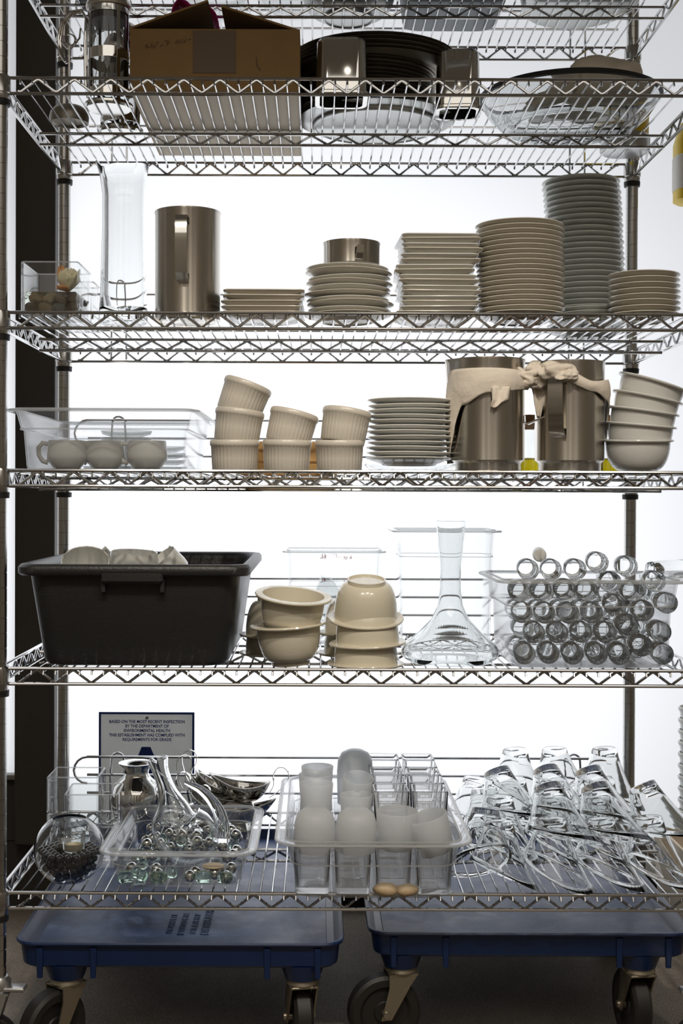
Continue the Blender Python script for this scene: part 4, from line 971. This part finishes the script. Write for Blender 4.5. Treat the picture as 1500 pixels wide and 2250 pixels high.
def fro(h, r1, r2, nm, mid=None):
    m = MB(); mid = mid or (r1+r2)/2
    m.lathe([(0, 0), (r1-.003, 0), (r1, .003), (mid, h*.5), (r2, h-.001), (r2-.001, h), (r2-.0025, h-.001), (mid-.0025, h*.5), (r1-.003, .006), (0, .005)], 40); return m.mesh(nm, 'frost', angle=60)
dome = MB(); dome.lathe([(.0335, 0), (.0345, 0), (.0355, .02), (.0345, .045), (.030, .060), (.02, .068), (0, .070), (0, .0675), (.019, .0655), (.028, .058), (.032, .044), (.033, .02)], 44); dmm = dome.mesh('frosted_dome', 'frost', angle=60)
cupm = fro(.064, .030, .035, 'frosted_cup', .0345)
tag(put('frosted_votive_holder', dmm, (colx[0]+.004, rowy[0]-.004, zu-.010), (R(6), 0, 0)), 'frosted votive holder upside down, front row, leftmost', 'votive holder', 'frosted votive holders in the long pan')
tag(put('frosted_votive_holder', dmm, (colx[1]+.006, rowy[0]-.004, zu-.010), (R(6), 0, 0)), 'frosted votive holder upside down, front row, second from left', 'votive holder', 'frosted votive holders in the long pan')
tag(put('frosted_votive_holder', cupm, (colx[2]+.006, rowy[0]-.004, zu-.008), (R(3), R(1), 0)), 'frosted votive holder upright, front row, third from left', 'votive holder', 'frosted votive holders in the long pan')
tag(put('frosted_votive_holder', cupm, (colx[3]+.006, rowy[0]-.004, zu-.014), (R(4), R(-16), 0)), 'frosted votive holder leaning sideways, front row, rightmost', 'votive holder', 'frosted votive holders in the long pan')
flm = fro(.085, .028, .030, 'etched_tumbler', .0265); flm2 = fro(.065, .026, .029, 'etched_votive', .026)
for lb, x, y, zz, rot, me in (('leftmost column, second row, tall', colx[0]+.006, rowy[1]+.004, zu, (0, 0, 0), flm), ('second column, second row', colx[1]+.008, rowy[1]+.004, zu, (0, 0, 0), flm2),
                              ('second column, third row, tilted', colx[1]+.008, rowy[2]+.008, zu, (R(16), R(4), 0), fro(.088, .024, .028, 'etched_tall')), ('leftmost column, third row', colx[0]+.004, rowy[2]+.008, zu, (0, 0, 0), flm),
                              ('leftmost column, fourth row', colx[0]+.008, rowy[3]+.01, zu, (0, 0, 0), flm)):
    tag(put('etched_votive_holder', me, (x, y, zz), rot), 'etched glass candle holder in the long pan, %s' % lb, 'votive holder', 'etched candle holders in the long pan')
m = MB(); m.lathe([(.031, 0), (.033, 0), (.0345, .06), (.033, .082), (.026, .096), (.014, .102), (0, .103), (0, .1), (.013, .0985), (.0245, .093), (.031, .08), (.0325, .06)], 44)
tag(m.build('frosted_votive_holder', 'frost', None, (colx[1]+.012, rowy[4]+.01, zu), None, angle=60), 'tall frosted dome holder rising highest from the long pan', 'votive holder', 'frosted votive holders in the long pan')
for k, (px_, q) in enumerate(((852, .022), (898, .020))):
    m = MB(); m.ball((0, 0, 0), q, 18, (1.0, .55, .52), .15, k); tag(m.build('tan_pebble', 'stone_c', None, (PX(px_, -.03), -.019, z+.0045+q*.52)), 'smooth tan pebble at front of the long pan, %s' % ['left', 'right'][k], 'pebble', 'tan pebbles in the long pan')
# slanted-rim glasses
m = MB(); n = 48
def sring(s, dr, inner=0):
    out = []
    for k in range(n):
        a = 2*PI*k/n; Ls = .094+.032*math.cos(a); zz = -s*Ls; r_ = .0235+(.055-.0235)*s**1.25+dr+.012*s**3*max(0, math.cos(a)); out.append((r_*math.cos(a), r_*math.sin(a), zz))
    return out
rg_ = [sring(0, -.003)]+[sring(s, 0) for s in (.02, .15, .3, .45, .6, .75, .9, 1.0)]+[sring(s, -.0025) for s in (.995, .9, .75, .6, .45, .3, .15)]+[[(p[0]*.7, p[1]*.7, -.012) for p in sring(.1, -.003)]]
m.loft(rg_); sgm = m.mesh('slanted_glass', 'glass', angle=60)
# local origin at the closed end; opening points down (-Z), long side at +X
G = [ # px of the closed end, Y, lift of closed end above shelf, lean right(deg), lean forward(deg), spin
 (1100, .045, .095, 2, 4, 20, 'front row, leftmost, standing'), (1214, .05, .098, 4, 4, -20, 'front row, second from left, standing'), (1322, .05, .098, 6, 4, -10, 'front row, third from left, standing'), (1428, .05, .100, 8, 3, -15, 'front row, rightmost, standing'),
 (1205, 0.07, 0.15, 14, 30, -25, 'front row, second from left, stacked on top'), (1308, 0.07, 0.15, 16, 30, -20, 'front row, third from left, stacked on top'), (1412, 0.08, 0.15, 24, 20, -10, 'front row, rightmost, stacked on top'),
 (1070, 0.11, 0.100, -8, 14, 120, 'left edge beside the long pan, tipped'), (1100, .20, .100, 5, 0, 0, 'second row, leftmost, standing'), (1092, 0.2, 0.15, 20, 24, 0, 'second row, leftmost, stacked on top'),
 (1212, .21, .100, 5, 0, 0, 'second row, middle, standing'), (1200, 0.2, 0.152, 16, 34, -20, 'second row, middle, stacked on top'), (1310, .21, .100, 5, 0, 0, 'second row, right, standing'), (1292, 0.2, 0.152, 18, 26, -15, 'second row, right, stacked on top'),
 (1048, .37, .098, -3, 0, 40, 'back row, leftmost, single'), (1130, .36, .100, 2, 0, 30, 'back row, second from left, standing'), (1134, .365, .156, 4, 0, 10, 'back row, second from left, stacked on top'),
 (1222, .36, .100, 2, 0, 60, 'back row, third from left, standing'), (1220, .365, .158, 2, 0, 150, 'back row, third from left, stacked on top'), (1325, .36, .100, 2, 0, 0, 'back row, rightmost, standing'), (1330, .365, .158, 5, 0, 0, 'back row, rightmost, stacked on top'),
 (1066, .28, .098, 4, 6, 80, 'second row, beside the long pan, single')]
for px_, Y, up, lr, lf, spn, lb in G:
    Mx = Matrix.Rotation(R(lr), 4, 'Y').inverted() @ Matrix.Rotation(R(-lf), 4, 'X') @ Matrix.Rotation(R(spn), 4, 'Z')
    o = put('slanted_glass', sgm); o.matrix_world = Matrix.Translation((PX(px_, Y), Y, z+up+.022)) @ Mx
    tag(o, 'clear slanted-rim glass upside down, %s' % lb, 'glass', 'slanted-rim glasses on the lowest shelf')

# ============================================================ grade card on the window
Ys = WY+.004; sx0, sx1 = PX(217, Ys), PX(428, Ys); sw = sx1-sx0; sh_ = sw*1.29; szt = PZ(1568, Ys)
t = thing('grade_card', 'blue bordered health inspection grade A card on the window', 'sign', ((sx0+sx1)/2, Ys+.008, szt-sh_/2))
m = MB(); m.box((0, 0, 0), (sw-.010, .0008, sh_-.010)); m.build('card_face', 'card_face', t)
m = MB()
for q in (-1, 1): m.box((q*(sw/2-.0025), 0, 0), (.005, .0012, sh_)); m.box((0, 0, q*(sh_/2-.0025)), (sw-.010, .0012, .005))
m.build('blue_border', 'sign_blue', t)
for k, (s_, off) in enumerate((('BASED ON THE MOST RECENT INSPECTION', .0225), ('BY THE DEPARTMENT OF', .0330), ('ENVIRONMENTAL HEALTH', .0435), ('THIS ESTABLISHMENT HAS COMPLIED WITH', .0540), ('REQUIREMENTS FOR GRADE', .0645))):
    text(s_, .0098, (.001, -.0012, sh_/2-off), (PI/2, 0, 0), 'sign_blue', t, off=.00022, sx=.915)
text('A', .20, (0, -.0012, -.020), (PI/2, 0, 0), 'sign_blue', t, off=.006, sx=.95)
m = MB(); m.m = Matrix.Translation((.001, -.001, sh_/2-.0135)) @ Matrix.Rotation(PI/2, 4, 'X'); m.lathe([(0, 0), (.004, 0), (.004, .0008), (0, .0009)], 20); m.build('hanging_button', 'white', t)

# ============================================================ dollies
def caster(parent, x, y, zt_, ang):
    """swivel caster; ang = direction the wheel trails"""
    Mt = Matrix.Translation((x, y, 0)) @ Matrix.Rotation(ang, 4, 'Z')
    m = MB(); m.m = Mt; m.lathe([(0, zt_-.012), (.027, zt_-.012), (.029, zt_-.008), (.026, zt_), (0, zt_)], 24)
    for sy in (-1, 1):
        y_ = sy*.021; th_ = .003
        m.loft([[(-.026, y_, zt_-.010), (.026, y_, zt_-.010), (.026, y_+sy*th_, zt_-.010), (-.026, y_+sy*th_, zt_-.010)],
                [(-.012, y_, zt_-.030), (.026, y_, zt_-.034), (.026, y_+sy*th_, zt_-.034), (-.012, y_+sy*th_, zt_-.030)],
                [(.022, y_, .019), (.040, y_, .019), (.040, y_+sy*th_, .019), (.022, y_+sy*th_, .019)]])
    m.box((0, 0, zt_-.012), (.052, .046, .004), .001); m.build('swivel_fork', 'fork', parent); fo = bpy.context.scene.objects[-1] if False else None
    m = MB(); m.m = Mt @ Matrix.Translation((.031, 0, .0635+FZ)) @ Matrix.Rotation(PI/2, 4, 'X')
    m.lathe([(0, -.013), (.018, -.013), (.020, -.010), (.040, -.010), (.046, -.016), (.058, -.016), (.0635, -.011), (.0635, .011), (.058, .016), (.046, .016), (.040, .010), (.020, .010), (.018, .013), (0, .013)], 44)
    m.build('wheel', 'dark', parent, angle=30)
    m = MB(); m.m = Mt @ Matrix.Translation((.031, 0, .0635+FZ)) @ Matrix.Rotation(PI/2, 4, 'X'); m.lathe([(0, -.028), (.006, -.028), (.007, -.025), (.007, .025), (.006, .028), (0, .028)], 12); m.build('axle_bolt', 'fork', parent)
def dolly(label, x0_, y0_, w_, d_, cst, txt):
    t = thing('blue_dolly', label, 'dolly', (x0_+w_/2, y0_+d_/2, 0), group='blue plastic dollies on the floor'); zr = .180
    m = MB(); rc_ = .03
    m.loft([rrect(w_-.030, d_-.030, rc_, zr-.046), rrect(w_-.022, d_-.022, rc_, zr-.042), rrect(w_-.014, d_-.014, rc_, zr-.007), rrect(w_-.002, d_-.002, rc_+.006, zr-.006), rrect(w_, d_, rc_+.006, zr-.003), rrect(w_-.003, d_-.003, rc_+.005, zr), rrect(w_-.014, d_-.014, rc_, zr),
            rrect(w_-.020, d_-.020, rc_, zr-.004), rrect(w_-.034, d_-.034, rc_, zr-.019), rrect(w_-.060, d_-.060, rc_*.8, zr-.0205)])
    m.build('tray', 'blue', t, angle=35)
    m = MB(); m.loft([rrect(w_-.058, d_-.058, rc_*.8, zr-.0210), rrect(w_-.060, d_-.060, rc_*.8, zr-.0185)]); dk = m.build('deck', 'deck', t)
    for px_ in (-w_/2+.045, -w_/2+.135, w_/2-.13, w_/2-.045):
        for sy in (-1, 1):
            m = MB(); m.loft([rrect(.012, .010, .002, zr-.010, px_, sy*(d_/2-.009)), rrect(.009, .007, .002, zr-.062, px_, sy*(d_/2-.010))]); m.build('stacking_rib', 'blue', t)
    for (cx_, cy_, ang) in cst:
        m = MB(); m.lathe([(0, zr-.072), (.030, zr-.072), (.040, zr-.044), (0, zr-.044)], 24, c=(cx_, cy_, 0)); m.build('caster_socket', 'blue', t)
        caster(t, cx_, cy_, zr-.072, ang)
    for k, s_ in enumerate(txt): text(s_, .022 if k == 3 else .017, (-.006+.021*(k-1), -.222+(.014 if k == 3 else 0), zr-.0181), (0, 0, PI/2), 'emboss', t, ext=.0004, name='embossed_text')
    return t
dw, dd = .558, .755
dolly('blue plastic dolly under the rack, left one, with lettered deck', PX(28, -.012), -.012, dw, dd, [(-.196, -.330, R(230)), (.208, -.330, R(100)), (-.196, .33, R(120)), (.208, .33, R(80))], ['PROPERTY OF', 'IF FOUND CALL', 'FOR A PICKUP', 'DISTRIBUTORS'])
dolly('blue plastic dolly under the rack, right one, with streaked deck', PX(812, .045), .045, .565, .745, [(-.222, -.322, R(190)), (.196, -.322, R(97)), (-.222, .32, R(60)), (.196, .32, R(80))], [])

# ============================================================ right edge
X0, X1_, Ya, Yb2 = .76, 1.12, .20, .70; hb2 = .20-FZ; th = .006
t = thing('open_carton', 'pale open carton on the floor at the right edge', 'box', ((X0+X1_)/2, (Ya+Yb2)/2, FZ)); a_, b_ = X1_-X0, Yb2-Ya
m = MB(); m.box((0, 0, th/2), (a_, b_, th))
for sx in (-1, 1): m.box((sx*(a_/2-th/2), 0, hb2/2+th/2), (th, b_, hb2-th)); m.box((0, sx*(b_/2-th/2), hb2/2+th/2), (a_-2*th, th, hb2-th))
m.build('carton_walls', 'card_pale', t)
m = MB(); m.lathe([(0, 0), (.030, 0), (.033, .004), (.040, .06), (.044, .066), (.044, .071), (.040, .073), (.037, .060), (.031, .006), (0, .005)], 32); dcm = m.mesh('deli_tub', 'greyw', angle=40)
for i in range(17):
    tag(put('deli_tub', dcm, (PX(1536, .77), .77, FZ+i*.026), (0, 0, 0)), '%s pale plastic tub of the tall stack at right edge' % nth(18-i, 19), 'tub', 'plastic tubs stacked at the right edge')
t = thing('yellow_jug', 'yellow plastic jug with white label hanging at the right edge', 'jug', (PX(1540, .60), .66, PZ(437, .62)))
m = MB(); m.loft([rrect(.07, .06, .02, 0), rrect(.088, .078, .025, .006), rrect(.09, .08, .028, .13), rrect(.07, .06, .028, .17), rrect(.034, .034, .016, .19), rrect(.034, .034, .016, .205)]); m.build('jug_body', 'yellow', t)
m = MB(); m.loft([rrect(.091, .081, .028, .028), rrect(.092, .082, .028, .030), rrect(.092, .082, .028, .10), rrect(.091, .081, .028, .102)]); m.build('paper_label', 'label', t)
m = MB(); m.lathe([(0, .205), (.018, .205), (.018, .225), (0, .226)], 20); m.build('cap', 'white', t)
m = MB(); m.sweep(spl([(.03, 0, .165), (.05, 0, .20), (.04, 0, .24), (.01, 0, .25), (0, 0, .226)], 5), .006, 10); m.build('carrying_handle', 'yellow', t)
t = thing('wall_bracket', 'metal wall bracket arm carrying the yellow jug', 'bracket', (1.899, .66, PZ(437, .62)+.243))
m = MB(); m.rod((0, 0, 0), (-(1.899-PX(1540, .60))+.01, 0, 0), .004, 10); m.box((-.002, 0, 0), (.004, .04, .06)); m.build('bracket_arm', 'zinc', t)
